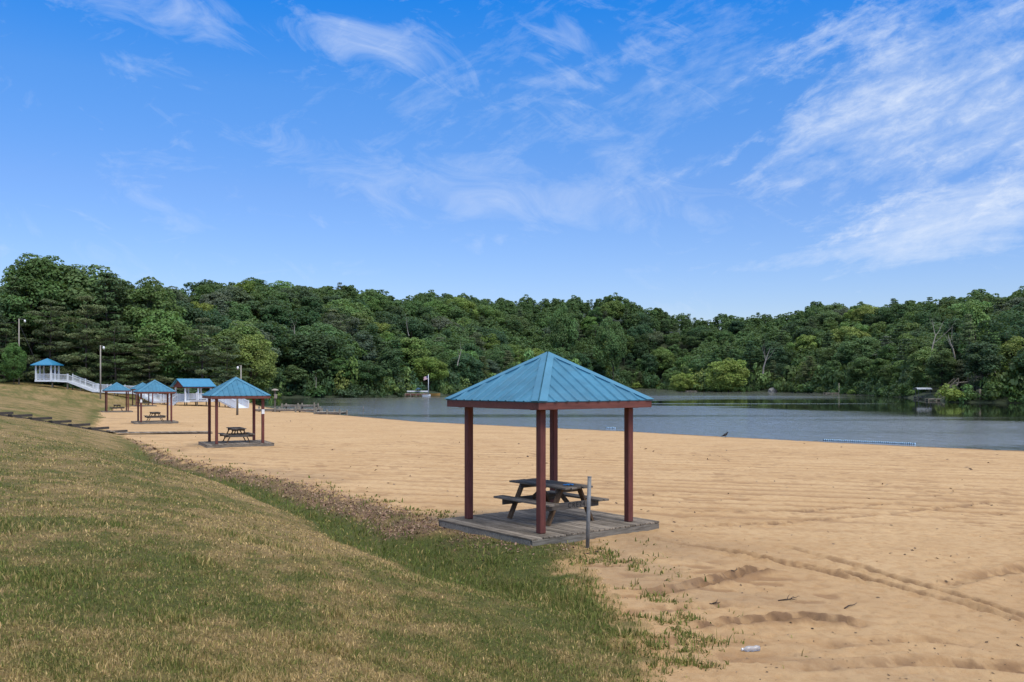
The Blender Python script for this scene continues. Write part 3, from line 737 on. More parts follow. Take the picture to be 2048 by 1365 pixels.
# ------------------------------------------------------------------ white gazebo, stepped walkway, shelter
def rail(root, a, b, hgt=1.0):
    a = Vector(a); b = Vector(b); n = max(1, round((b-a).length/2.4)); up = Vector((0,0,1))
    for i in range(n+1):
        p = a+(b-a)*(i/n); m = MB(); m.box(p+up*(hgt/2+.03), (.12,.12,hgt+.12)); m.box(p+up*(hgt+.11), (.16,.16,.05)); m.build('rail_post', M['white'], root)
    m = MB(); m.bar(a+up*(hgt-.03), b+up*(hgt-.03), .09, .07); m.bar(a+up*.12, b+up*.12, .06, .07)
    k = max(2, int((b-a).length/.16))
    for i in range(1, k):
        p = a+(b-a)*(i/k); m.box(p+up*(hgt/2+.03), (.04,.04,hgt-.14))
    m.build('railing_panel', M['white'], root)
def boardwalk(name, label, pts, width, cat):
    """pts: nearer edge points of the floor; width backwards"""
    root = thing(name, label, cat); fl = MB(); fs = MB()
    for a, b in zip(pts[:-1], pts[1:]):
        a = Vector(a); b = Vector(b); d = (b-a); h = Vector((d.x, d.y, 0)).normalized(); nrm = Vector((-h.y, h.x, 0))
        if nrm.y < 0: nrm = -nrm
        c0 = a+nrm*width/2; c1 = b+nrm*width/2
        fl.bar(c0-Vector((0,0,.03)), c1-Vector((0,0,.03)), width, .05)
        fs.bar(a-Vector((0,0,.16)), b-Vector((0,0,.16)), .05, .28)
        rail(root, a+nrm*.05, b+nrm*.05); rail(root, a+nrm*(width-.05), b+nrm*(width-.05))
        k = max(1, round(d.length/3))
        for i in range(k+1):
            for w in (.15, width-.15):
                p = a+d*(i/k)+nrm*w; z = gz(p.x, p.y)
                if p.z-.3 > z-.1: MB().box((p.x, p.y, (p.z-.3+z-.2)/2), (.12,.12,p.z-.3-z+.2)).build('support_post', M['postwood'], root)
    fl.build('floor', M['whitebrd'], root); fs.build('fascia', M['whitebrd'], root)
    return root
GZF = 4.32
gx0, gy0 = -78.9, 150.0
boardwalk('white_walkway', 'long white railed walkway stepping down the slope from the gazebo to the lower deck', [
    (gx0+2.55, 150.2, GZF), tuple(at(134.4, 761.5, 151)), tuple(at(186, 781, 150.5)), tuple(at(270, 785, 150.5)), tuple(at(306, 803, 148.5))], 1.6, 'walkway')
gzb = thing('gazebo', 'small white gazebo with blue pyramid roof at the top of the grassy slope', 'gazebo', (gx0, gy0, GZF))
MB().box((1.25,1.27,-.15), (2.8,2.8,.3)).build('platform', M['whitebrd'], gzb)
for x in (0, 2.5):
    for y in (0, 1.27, 2.54):
        MB().box((x, y, 1.2), (.22,.22,2.4), bev=.01).build('post', M['white'], gzb)
for a, b in (((.1,0,0),(2.4,0,0)), ((0,.1,0),(0,2.44,0)), ((.1,2.54,0),(2.4,2.54,0))): rail(gzb, a, b)
be = MB()
for s in (0, 2.54): be.box((1.25, s, 2.46), (2.9,.16,.16)); be.box((0 if s == 0 else 2.5, 1.27, 2.463), (.16,2.7,.15))
be.build('beam', M['redbeam'], gzb)
rf = MB(); r = 1.86
cs = [Vector((1.25+sx*r, 1.27+sy*r, 2.50)) for sx, sy in ((-1,-1),(1,-1),(1,1),(-1,1))]; ap = Vector((1.25,1.27,3.62))
dn = Vector((0,0,-.12))
rf.add(cs+[ap]+[c+dn for c in cs]+[ap+dn], [(0,1,4),(1,2,4),(2,3,4),(3,0,4),(6,5,9),(7,6,9),(8,7,9),(5,8,9),(0,5,6,1),(1,6,7,2),(2,7,8,3),(3,8,5,0)])
rf.build('roof', M['gazblue'], gzb)
# lower deck with shelter
D = [tuple(at(306, 803, 148.0)), tuple(at(372, 800.5, 143.0)), tuple(at(437, 799, 139.0)), tuple(at(471.5, 816.5, 133.0))]
dk = boardwalk('white_deck', 'low white railed deck under the gabled shelter, with stairs down to the sand', D, 2.0, 'deck')
s0 = at(351, 801.5, 144.3); sm = MB()
dirx = (Vector(D[1])-Vector(D[0])); dirx.z = 0; dirx.normalize(); fw = Vector((dirx.y, -dirx.x, 0))
if fw.y > 0: fw = -fw
for i in range(3):
    c = s0+fw*(.25+.3*i); z = s0.z-.2*(i+1); c.z = z-.1; sm.box(c, (1.25,.34,.2), rz=math.atan2(dirx.y, dirx.x))
sm.build('steps', M['whitebrd'], dk)
sr = MB()
for s in (-.62, .62):
    a = s0+dirx*s+fw*.1; b = s0+dirx*s+fw*1.0
    sr.bar(a+Vector((0,0,.95)), b+Vector((0,0,.35)), .08, .08); sr.box(b+Vector((0,0,-.15)), (.1,.1,1.0))
sr.build('step_rail', M['white'], dk)
sh = thing('gabled_shelter', 'open gabled shelter with blue metal roof and white posts on the lower white deck', 'shelter')
c00 = Vector((-51.4,142.0,0)); fv = Vector((3.45,3.3,0)); bv = Vector((-2.9,3.0,0)); zf = 1.0; ze = 3.28; zr = 4.5
for i in range(3):
    for j in (0, 1):
        p = c00+fv*(.06+.44*i)+bv*(.08+.84*j); MB().box((p.x, p.y, (zf-.2+ze)/2), (.22,.22,ze-zf+.2), bev=.01, rz=R(44)).build('post', M['white'], sh)
rf = MB(); f1 = fv.normalized()*.35; b1 = bv.normalized()*.35
e = [c00-f1-b1, c00+fv+f1-b1, c00+fv+f1+bv+b1, c00-f1+bv+b1]; mid0 = c00-f1+bv/2; mid1 = c00+fv+f1+bv/2
Z = lambda v, z: Vector((v.x, v.y, z))
top = [Z(e[0],ze), Z(e[1],ze), Z(mid1,zr), Z(mid0,zr), Z(e[2],ze), Z(e[3],ze)]
rf.add(top+[v-Vector((0,0,.1)) for v in top], [(0,1,2,3),(3,2,4,5),(6,9,8,7),(9,11,10,8),(0,6,7,1),(4,10,11,5),(0,3,9,6),(3,5,11,9),(1,7,8,2),(2,8,10,4)])
rf.build('roof', M['gazblue'], sh)
gb = MB()
for q in (c00, c00+fv): gb.add([Z(q,ze-.12), Z(q+bv,ze-.12), Z(q+bv/2,zr-.17), Z(q+fv*.02,ze-.12), Z(q+bv+fv*.02,ze-.12), Z(q+bv/2+fv*.02,zr-.17)], [(0,1,2),(3,5,4),(0,3,4,1),(1,4,5,2),(2,5,3,0)])
gb.build('gable', M['redwood'], sh)
fb = MB(); fb.bar(Z(c00,ze-.2), Z(c00+fv,ze-.2), .12, .16); fb.bar(Z(c00+bv,ze-.2), Z(c00+fv+bv,ze-.2), .12, .16); fb.build('beam', M['redbeam'], sh)
MB().bar(Z(c00+bv/2,zf-.12), Z(c00+fv+bv/2,zf-.12), 4.4, .2).build('floor', M['whitebrd'], sh)

# ------------------------------------------------------------------ poles
def lamp_pole(px, d, pytop, label, side, name='lamp_post'):
    q = at(px, 0, d); z = gz(q.x, q.y); top = at(px, pytop, d).z
    t = thing(name, label, 'lamp post', (q.x, q.y, z), group='lamp posts by the beach'); h = top-z
    MB().tube([(0,0,-.3), (0,0,h)], [.12,.085], 10).build('pole', M['pole'], t, True)
    MB().tube([(0,0,h-.15), (side*.35,0,h-.05), (side*.6,0,h-.2)], .035, 6).build('arm', M['galv'], t, True)
    MB().tube([(side*.6,0,h-.18), (side*.62,0,h-.35), (side*.64,0,h-.62)], [.10,.17,.12], 10).build('lamp_head', M['lamp'], t, True)
    return t
lamp_pole(201, 140, 691, 'grey wooden lamp post standing in front of the white walkway, left of the far pavilions', .8)
lamp_pole(482, 140, 731, 'grey lamp post near the water by the end stairs of the white deck', -.8)
q = at(38, 0, 153); z = gz(q.x, q.y)
t = lamp_pole(38, 153, 638, 'tall utility pole with side lamp behind the small bright tree at the left edge', 1.6, 'utility_pole')
h = at(38, 638, 153).z-z
MB().tube([(.1,0,h-1.0), (2.6,0,h-6.6), (4.6,.3,0)], .03, 5).build('guy_wire', M['cable'], t)
wp = [(-30+30*k/8, 0, h-.5-.9*(1-(2*k/8-1)**2)) for k in range(9)]; MB().tube(wp, .03, 5).build('power_line', M['cable'], t)
q = at(474.5, 829, 103.5); z = gz(q.x, q.y)
o = MB().tube([(0,0,-.2), (.02,0,1.2), (0,0,2.25)], [.13,.12,.11], 10).build('wooden_post', M['postwood'], None, True, (q.x, q.y, z)); tag(o, 'plain round wooden post on the sand behind the second nearest pavilion', 'post')
q = at(550, 823, 119.5); z = gz(q.x, q.y)
t = thing('shower_post', 'tall weathered post with flat cap and box, in front of the dock', 'post', (q.x, q.y, z))
MB().box((0,0,1.35), (.2,.2,2.9), bev=.01).build('post', M['postwood'], t)
MB().tube([(0,0,2.78), (0,0,2.9), (0,0,3.0)], [.45,.42,.1], 12).build('cap', M['dockwood'], t)
MB().box((.12,-.12,2.0), (.34,.3,.55), bev=.02).build('box', M['dockwood'], t)
MB().box((0,0,.06), (.7,.6,.16), bev=.02).build('base', M['beamwood'], t)

# ------------------------------------------------------------------ docks at the beach end
def dock(label, a, b, width, z, posts, ph=.42, name='dock', mat='dockwood', cat='dock', group=None):
    a = Vector((a[0], a[1], 0)); b = Vector((b[0], b[1], 0)); d = (b-a); h = d.normalized(); nrm = Vector((-h.y, h.x, 0))
    t = thing(name, label, cat, (a.x, a.y, 0), group=group); n = max(3, int(d.length/.16)); pl = MB()
    for i in range(n):
        c = d*((i+.5)/n)+nrm*width/2; pl.box((c.x, c.y, z-.025), (d.length/n-.012, width, .05), rz=math.atan2(h.y, h.x))
    pl.build('planks', M[mat], t)
    fr = MB()
    for w in (.05, width-.05): fr.bar(nrm*w+Vector((0,0,z-.16)), d+nrm*w+Vector((0,0,z-.16)), .06, .2)
    fr.build('frame', M['beamwood'], t)
    for i in range(posts):
        for w in (-.08, width+.08):
            p = d*(i/(posts-1))+nrm*w; hh = ph*random.uniform(.5, .95)
            MB().tube([(p.x, p.y, -1.2), (p.x, p.y, z+hh)], .12, 8).build('post', M['postwood'], t, True)
    return t
dock('long pale dock along the beach end with a row of short posts', (-33.4,117.5), (-25.2,116.6), 1.4, .46, 4)
dock('far pale dock section standing over dark water at the beach end', (-33.4,131.5), (-28.6,131.0), 1.6, .62, 3)
dock('low dock section nearest the sand, reaching into the lake', (-24.0,110.2), (-20.7,109.0), 1.5, .34, 3)
o = MB().tube([(0,0,-1), (.02,0,.35), (.05,0,.7)], .05, 6).build('wooden_stake', M['postwood'], None, True, tuple(at(726, 822, 122))[:2]+(0,)); tag(o, 'thin stake standing in the water right of the docks', 'stake')

# ------------------------------------------------------------------ float lines, bird, bottle, twigs
def float_line(label, a, b, n, rad=.075):
    a = Vector(a); b = Vector(b); t = thing('float_line', label, 'float line', a, group='floating lines at the shore'); d = b-a
    MB().tube([(0,0,0), tuple(d)], .012, 5).build('rope', M['cable'], t)
    me = []
    for mat in ('navy', 'ltblue'):
        m = MB(); h = d.normalized()*(d.length/n*.49); m.tube([-h, -h*.75, h*.75, h], [rad*.55, rad, rad, rad*.55], 8); me.append(m.mesh('float', M[mat], True))
    for i in range(n):
        o = link('float', me[i % 2], t); o.location = d*((i+.5)/n)+Vector((0, 0, .015*math.sin(i*.9)))
float_line('blue and white lane line floating close to the sandy shore', (21.2,61.6,.03), (25.75,57.75,.03), 92)
float_line('short piece of dark lane line floating near the shore behind the nearest pavilion', (8.1,77.9,.03), (8.85,77.5,.03), 12, .07)
q = at(1451, 873.5, 64.5); z = gz(q.x, q.y)
cr = thing('crow', 'black crow standing on the sand at the edge of the water', 'bird', (q.x, q.y, z))
bmv = [((-.30,0,.10),.015),((-.18,0,.13),.045),((-.06,0,.18),.085),((.05,0,.245),.085),((.11,0,.32),.05),((.135,0,.375),.045),((.175,0,.38),.022),((.225,0,.372),.004)]
m = MB(); m.tube([p for p, _ in bmv], [r_ for _, r_ in bmv], 10); m.build('body', M['bird'], cr, True)
w = MB(); w.tube([(-.22,.0,.13),(-.08,.075,.19),(.05,.07,.25)], [.01,.04,.03], 6); w.tube([(-.22,.0,.13),(-.08,-.075,.19),(.05,-.07,.25)], [.01,.04,.03], 6); w.build('wing', M['bird'], cr, True)
for s in (-.035, .035): MB().tube([(0,s,.16),(.01,s,.08),(.0,s,.005),(.05,s,.0)], .008, 5).build('leg', M['bird'], cr)
q = at(1502, 1299, 10.15); z = float(surf(np.array([q.x]), np.array([q.y]))[0][0])
bt = thing('plastic_bottle', 'empty crushed clear plastic bottle lying on the sand', 'bottle', (q.x, q.y, z+.028), R(12))
prof = [(-.105,.012),(-.100,.030),(-.06,.033),(-.045,.029),(-.02,.033),(.02,.031),(.05,.033),(.075,.024),(.09,.013),(.10,.013)]
m = MB(); m.tube([(-x, 0, .004*math.sin(x*70)) for x, _ in prof], [r_ for _, r_ in prof], 14); m.build('body', M['bottle'], bt, True)
MB().tube([(-.099,0,0), (-.114,0,0)], .0155, 12).build('cap', M['paper'], bt)
def twig(px, py, d, n, L, label):
    q = at(px, py, d); z = float(surf(np.array([q.x]), np.array([q.y]))[0][0]); rg = random.Random(int(px)); m = MB()
    def stick(p, a, l, r):
        pts = [p]
        for s in range(5):
            a += rg.uniform(-.4, .4); p = p+Vector((math.cos(a)*l/5, math.sin(a)*l/5, rg.uniform(-.01,.016))); p.z = max(p.z, .002); pts.append(p)
        m.tube(pts, [r, r*.9, r*.8, r*.65, r*.5, r*.3], 5); return pts
    a0 = rg.uniform(-.3, .5); main = stick(Vector((-L*.5, 0, .006)), a0, L*1.2, .010)
    for k in range(n-1): stick(main[rg.randint(1, 4)], a0+rg.choice((-1, 1))*rg.uniform(.5, 1.3), L*rg.uniform(.25, .6), .006)
    o = m.build('twig', M['twig'], None, True, (q.x, q.y, z)); tag(o, label, 'twig')
twig(1578, 1186, 12.6, 6, .30, 'largest dark branched twig lying on the open sand')
twig(1428, 1192, 12.4, 4, .12, 'small grey wood scrap on the sand between the tyre ruts')
twig(1705, 1197, 12.3, 2, .22, 'thin single twig on the sand right of the largest twig')
twig(1465, 1126, 14.6, 4, .14, 'small dark twig cluster on the sand above the rut')
twig(1180, 1090, 16.1, 9, .26, 'tangle of dead twigs at the foot of the steel post')

# ------------------------------------------------------------------ trees
def cards(P, Nn, size, asp, rng):
    n = len(P); t = np.cross(Nn, rng.normal(size=(n, 3))); t /= np.linalg.norm(t, axis=1)[:, None]+1e-9
    b = np.cross(Nn, t); s = size[:, None]*.5
    return np.stack([P-t*s, P-b*s*asp+t*s*.15, P+t*s, P+b*s*asp-t*s*.1], 1).reshape(-1, 3)
def unit(v): return v/(np.linalg.norm(v, axis=1)[:, None]+1e-9)
def crown_mesh(name, C, Rc, per, csize, rng, flat=.75, upb=.45, needle=False, mat='leaf'):
    Ps, Ns, Ts = [], [], []; ctr = C.mean(0)
    for c, rc in zip(C, Rc):
        n = max(6, int(per*rc*rc)); d = unit(rng.normal(size=(n, 3))+np.array([0,0,.35])+.35*unit((c-ctr)[None]+1e-6))
        lump = .78+.32*rng.uniform(size=(n,1))
        p = c+d*rc*lump*np.array([1,1,flat]); nn = unit(d*.75+np.array([0,0,upb])+rng.normal(size=(n,3))*.42)
        Ps.append(p); Ns.append(nn); Ts.append(np.clip(rng.normal(.5, .2)+rng.normal(0, .16, n), 0, 1))
    P = np.concatenate(Ps); Nn = np.concatenate(Ns); T = np.concatenate(Ts); n = len(P)
    V_ = cards(P, Nn, csize*rng.uniform(.6, 1.35, n), .32 if needle else .72, rng)
    return mesh_np(name, V_, np.arange(4*n).reshape(-1, 4), 4, M[mat], {'tone': ('FACE', T)})
def trunk_tubes(m, H, r0, limbs, rng, top=.8):
    pts = []; rr = []; dx = dy = 0
    for i in range(6):
        f = i/5*top; dx += rng.uniform(-.12,.12); dy += rng.uniform(-.12,.12); pts.append((dx*f*2, dy*f*2, -.5+f*H+.5*f)); rr.append(r0*(1-f*.85))
    m.tube(pts, rr, 7)
    for c, r_ in limbs:
        k = rng.uniform(.3, .65); b = Vector(pts[0]).lerp(Vector(pts[-1]), k); c = Vector(c)
        mid = b.lerp(c, .5)+Vector((0,0,-.25)); m.tube([b, mid, c], [r0*.35, r0*.22, r0*.08], 5, False)
def broadleaf(seed, H=15, cr=4.6, base=.16, nc=72, per=56, csize=.50, sharp=0.0, open_=0.0, low=False):
    rng = np.random.default_rng(seed); zc = H*(base+(1-base)*.5); hz = H*(1-base)*.5
    C = []; Rc = []; lobes = unit(rng.normal(size=(7,3))); amp = rng.uniform(.0, .42, 7)
    while len(C) < nc:
        d = unit(rng.normal(size=(1,3)))[0]; f = rng.uniform(.35, 1)**.45
        bulge = .80+sum(a*max(0, float(d@l))**3 for a, l in zip(amp, lobes))
        zz = zc+d[2]*hz*f*.93*min(bulge, 1.06); t = (zz-(zc-hz))/(2*hz)
        wz = (1-sharp*max(0, t-.25)) * (.72+.28*min(1, t/.35))
        p = np.array([d[0]*cr*f*bulge*wz, d[1]*cr*f*bulge*wz, zz])
        if d[2] < -.6 and rng.uniform() < .5: continue
        C.append(p); Rc.append(rng.uniform(.95, 1.85)*(cr/4.6)**.5)
    C = np.array(C); Rc = np.array(Rc)
    if open_: k = rng.uniform(size=len(C)) > open_; C = C[k]; Rc = Rc[k]*.85
    cm = crown_mesh('broadleaf_crown', C, Rc, per, csize, rng)
    if low: return cm, None
    m = MB(); sel = rng.choice(len(C), 16, replace=False); trunk_tubes(m, H, .02*H*.75, [(C[i], 1) for i in sel], rng, .82)
    return cm, m.mesh('trunk', M['bark'], True)
def pine(seed, H=15, L=4.2, base=.14, levels=15, per=40, csize=.62, droop=.10, low=False, gap=.0, mat='needle', pw=.75):
    rng = np.random.default_rng(seed); m = MB(); trunk_tubes(m, H, .016*H, [], rng, .97); C = []; Rc = []
    for i in range(levels):
        f = i/(levels-1); z = H*(base+(1-base)*f)*.985; ll = L*(1-f)**pw*(.55+.45*min(1, (f+.12)*3))+.5; nb = rng.integers(3, 6)
        a0 = rng.uniform(0, 6.28)
        for k in range(nb):
            a = a0+k*6.283/nb+rng.uniform(-.35,.35); l = ll*(rng.uniform(.6, 1.18) if pw > .6 else rng.uniform(.42, 1.3))
            if rng.uniform() < gap: continue
            tip = np.array([math.cos(a)*l, math.sin(a)*l, z+l*rng.uniform(-droop, droop*1.6)])
            m.tube([(0,0,z-.25), (tip[0]*.5, tip[1]*.5, (z+tip[2])/2-.15), tuple(tip)], [.07,.05,.02], 4, False)
            np_ = max(2, int(l/.75))
            for q in range(np_):
                g = .30+.72*q/np_; r_ = rng.uniform(.55, .95)*(1.1-.3*g)+.1
                C.append(np.array([tip[0]*g, tip[1]*g, z+(tip[2]-z)*g+.12])+rng.normal(0, .22, 3)*np.array([1,1,.4])); Rc.append(r_)
    C = np.array(C); Rc = np.array(Rc)
    cm = crown_mesh('pine_crown', C, Rc, per, csize, rng, .34, .75, True, mat)
    return cm, (None if low else m.mesh('trunk', M['bark'], True))
def dead_tree(seed, H, lean=0, spread=.8):
    rng = random.Random(seed); m = MB()
    def grow(p, d, l, r, depth):
        pts = [p]; rr = [r]; q = p; dd = d
        for i in range(4):
            dd = (dd+Vector((rng.uniform(-.22,.22), rng.uniform(-.22,.22), rng.uniform(-.05,.16)))).normalized(); q = q+dd*l/4; pts.append(q); rr.append(r*(1-.17*(i+1)))
        m.tube(pts, rr, 6 if depth < 2 else 4, False)
        if depth < 4:
            for k in range(3 if depth < 1 else 2):
                nd = (dd+Vector((rng.uniform(-1,1), rng.uniform(-1,1), rng.uniform(-.2,.55)))*spread).normalized()
                grow(pts[rng.randint(2, 4)], nd, l*rng.uniform(.5,.75), rr[-1]*.72, depth+1)
    grow(Vector((0,0,-.5)), Vector((lean,0,1)).normalized(), H*.55, H*.018, 0)
    return m.mesh('dead_tree', M['dead'], True)
BROAD = [broadleaf(101), broadleaf(102, cr=5.2, nc=95), broadleaf(103, H=17, cr=4.2, sharp=.45), broadleaf(104, H=14, cr=5.4, base=.22, nc=90),
         broadleaf(105, H=16, cr=4.6, open_=.35, nc=95, base=.25), broadleaf(106, H=18, cr=3.6, sharp=.35, nc=80), broadleaf(107, H=13, cr=4.8, base=.08, nc=90)]
BLOW = [broadleaf(s, nc=60, per=18, csize=.98, low=True, cr=c, H=h)[0] for s, c, h in ((201,4.8,15),(202,5.3,14),(203,4.4,16))]
PINES = [pine(301), pine(302, L=4.8, levels=14), pine(303, H=17, L=3.6, base=.35, gap=.2), pine(304, H=18, L=3.4, base=.5, levels=11, gap=.15)]
PINEL = [pine(311, per=18, csize=.9, low=True)[0], pine(312, L=4.8, per=18, csize=.9, low=True)[0]]
SPREAD = [pine(321, H=14, L=6.2, base=.05, levels=12, per=66, csize=.46, droop=.17, pw=.42), pine(322, H=15, L=5.8, base=.08, levels=12, per=66, csize=.46, droop=.16, pw=.45), pine(323, H=13, L=6.8, base=.04, levels=10, per=66, csize=.46, droop=.18, pw=.38)]
NEARB = [broadleaf(401, H=20, cr=5.6, base=.2, nc=150, per=62, csize=.46), broadleaf(402, H=19, cr=4.8, base=.25, nc=120, per=62, csize=.46, open_=.3), broadleaf(403, H=16, cr=5.0, base=.1, nc=120, per=62, csize=.46)]
def shrub(seed):
    rng = np.random.default_rng(seed); n = 16
    C = np.stack([rng.normal(0, 1.0, n), rng.normal(0, .9, n), np.abs(rng.normal(.7, .6, n))+.15], -1)
    return crown_mesh('shrub', C, rng.uniform(.5, .95, n), 60, .44, rng)
SHRUBS = [shrub(s) for s in (501, 502, 503, 504)]
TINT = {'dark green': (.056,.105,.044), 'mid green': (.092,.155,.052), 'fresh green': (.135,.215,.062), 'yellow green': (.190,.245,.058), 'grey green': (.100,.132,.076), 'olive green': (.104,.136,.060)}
def vary(c, k=.16):
    s = 1.15*(1+random.uniform(-k, k)); return (c[0]*s*(1+random.uniform(-.12,.14)), c[1]*s, c[2]*s*(1+random.uniform(-.15,.15)), 1)
def tree(proto, x, y, z, sc, tint, label, cat, name, group=None, sz=None, col=None):
    t = thing(name, label, cat, (x, y, z), random.uniform(0, 6.28), group); t.scale = (sc*random.uniform(.93,1.07), sc*random.uniform(.93,1.07), sz or sc)
    if proto[1]: link('trunk', proto[1], t)
    c = link('crown', proto[0], t); c.color = col or vary(TINT[tint]); return t
# -- trees by the beach, behind the walkway
NEAR = [ # px, d, top py, proto, tint, name, label
 (62,168,533,NEARB[1],'mid green','broadleaf_tree','broad leafy tree on the left flank of the tallest tree above the gazebo'),
 (112,172,510,NEARB[0],'mid green','broadleaf_tree','tallest leafy tree rising above the gazebo at the left'),
 (165,174,528,NEARB[2],'mid green','broadleaf_tree','leafy tree on the right flank of the tallest tree above the gazebo'),
 (28,164,552,PINES[2],'olive green','pine_tree','thin dark pine reaching out at the left edge of the tallest tree'),
 (-30,160,600,NEARB[2],'dark green','broadleaf_tree','dark leafy tree cut by the left edge of the picture'),
 (8,158,645,SPREAD[0],'olive green','pine_tree','dark spreading pine behind the utility pole'),
 (100,161,598,SPREAD[1],'olive green','spreading_pine','wide layered pine directly behind the gazebo'),
 (172,160,590,SPREAD[0],'olive green','spreading_pine','wide layered pine behind the top of the white stairs'),
 (215,167,543,PINES[0],'dark green','pine_tree','tall dark pine between the two tallest leafy groups above the lamp post'),
 (232,158,640,SPREAD[2],'olive green','spreading_pine','widest low hanging pine right of the lamp post in front of the dark wood'),
 (300,160,668,SPREAD[1],'olive green','spreading_pine','layered pine behind the third nearest pavilion roof'),
 (252,172,558,NEARB[1],'dark green','broadleaf_tree','dark open crowned tree against the sky, left of the gap in the skyline'),
 (300,173,556,NEARB[1],'mid green','broadleaf_tree','open leafy tree against the sky at the edge of the skyline gap'),
 (335,165,618,NEARB[2],'fresh green','broadleaf_tree','brighter leafy tree halfway up the wood above the third nearest pavilion'),
 (405,164,634,SPREAD[0],'olive green','spreading_pine','dark layered pine behind the gabled shelter'),
 (370,168,640,PINES[1],'dark green','pine_tree','dark pine left behind the gabled shelter ridge'),
 (452,168,672,SPREAD[1],'olive green','spreading_pine','layered pine right of the gabled shelter behind the lamp post'),
 (503,176,668,NEARB[2],'yellow green','broadleaf_tree','bright yellow green leafy tree behind the second nearest pavilion'),
 (478,184,640,NEARB[2],'fresh green','broadleaf_tree','fresh green tree behind the yellow green tree at the beach end'),
 (140,190,585,NEARB[2],'dark green','broadleaf_tree','dark leafy tree deep in the wood behind the wide pines'),
 (60,185,600,PINES[1],'dark green','pine_tree','dark pine deep in the wood left of the gazebo'),
 (350,186,600,NEARB[0],'dark green','broadleaf_tree','dark leafy tree filling the dip of the skyline'),
 (240,182,600,NEARB[2],'dark green','broadleaf_tree','dark leafy tree in the wood behind the lamp post pine'),
 (430,192,618,NEARB[0],'dark green','broadleaf_tree','large dark leafy tree behind the layered shelter pines')]
for px, d, pt, pr, ti, nm, lab in NEAR:
    q = at(px, pt, d); z = gz(q.x, q.y); H = max(v.co.z for v in pr[0].vertices); s = (q.z-z)/H
    tree(pr, q.x, q.y, z, s if pr not in SPREAD else max(s, .85), ti, lab, 'tree', nm, None, s)
q = at(28, 683, 151.5); z = gz(q.x, q.y)
tree(NEARB[2], q.x, q.y, z, .34, 'fresh green', 'small bright green young tree at the crest of the lawn, left of the gazebo', 'tree', 'young_tree', None, (q.z-z)/16.3, (.105,.205,.055,1))
# undergrowth at the foot of the beach wood
k = 0
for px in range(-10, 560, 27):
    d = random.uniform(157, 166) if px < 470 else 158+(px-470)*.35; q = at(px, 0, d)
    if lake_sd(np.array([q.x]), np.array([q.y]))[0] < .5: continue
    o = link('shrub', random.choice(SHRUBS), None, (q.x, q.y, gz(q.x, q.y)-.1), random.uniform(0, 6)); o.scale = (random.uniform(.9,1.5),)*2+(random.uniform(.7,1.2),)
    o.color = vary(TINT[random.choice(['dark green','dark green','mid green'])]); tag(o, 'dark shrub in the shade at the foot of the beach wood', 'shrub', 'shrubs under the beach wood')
# -- wood round the lake
sky_buf = np.full(2600, 2000.0)
cand = []
G = 9.4
for gx in np.arange(-300, 330, G):
    for gy in np.arange(150, 640, G):
        x = gx+random.uniform(-.42,.42)*G; y = gy+random.uniform(-.42,.42)*G
        if abs(x/y) > .66: continue
        if x < 0 and y < 176+max(0, (-x-60))*.0 and 1024+F*x/y < 545: continue
        if y < 120: continue
        _p = 1024+F*x/y
        if (1410 < _p < 1505 and y < 372) or (1335 < _p < 1395 and y < 380): continue
        if 1866 < _p < 1964 and y < 202: continue
        if 1816 < _p < 1860 and y < 232: continue
        if 835 < _p < 885 and y < 256: continue
        cand.append((x, y))
cand = np.array(cand); sdc = lake_sd(cand[:,0], cand[:,1]); k = (sdc > 1.2) & (sdc < 105); cand = cand[k]; sdc = sdc[k]
zc_ = ground(cand[:,0], cand[:,1], sdc); order = np.argsort(cand[:,1])
hts = {id(p[0]): max(v.co.z for v in p[0].vertices) for p in BROAD+PINES}
placed = []
def zone(px, y):
    if px < 545: return 'beyond the beach end'
    if px < 905: return 'on the shore around the flag dock'
    if px < 1330: return 'on the hill behind the nearest pavilion'
    if px < 1640: return 'on the promontory'
    return 'on the right shore'
for i in order:
    x, y = cand[i]; s = sdc[i]; z = zc_[i]; px = 1024+F*x/y
    pn = float(vnoise(np.array([x*.035]), np.array([y*.035]), 77)[0])
    is_p = random.random() < (.38 if pn > .52 else .12)
    pr = random.choice(PINES[:2] if s < 25 else PINES) if is_p else random.choice(BROAD)
    H = hts[id(pr[0])]; want = random.uniform(11.5, 17.5) if s > 8 else random.uniform(6.5, 12.5)
    top = z+want; lim = float(sky_top(px, y))+random.uniform(-2.2, 2.2)*y/300
    if top > lim: want = lim-z
    if want < 5: continue
    sc = want/H; rad = 4.9*max(sc, .75)*F/y
    a, b = int(max(0, px+200-rad*.8)), int(min(2599, px+200+rad*.8))
    if b-a < 2: continue
    topy = HZ-(z+want-EYE)*F/y; basey = HZ-(z-EYE)*F/y
    seg = sky_buf[a:b]; vis = np.clip(np.minimum(seg, basey)-topy, 0, None).sum()
    inframe = -60 < px < 2108
    if vis < 18: continue
    prof = topy+(np.linspace(-1, 1, b-a)**2)*(basey-topy)*.35
    sky_buf[a:b] = np.minimum(seg, prof)
    placed.append((vis if inframe else vis*.1, x, y, z, sc, pr, is_p, s, px, topy))
placed.sort(key=lambda t: -t[0])
LIM = 272
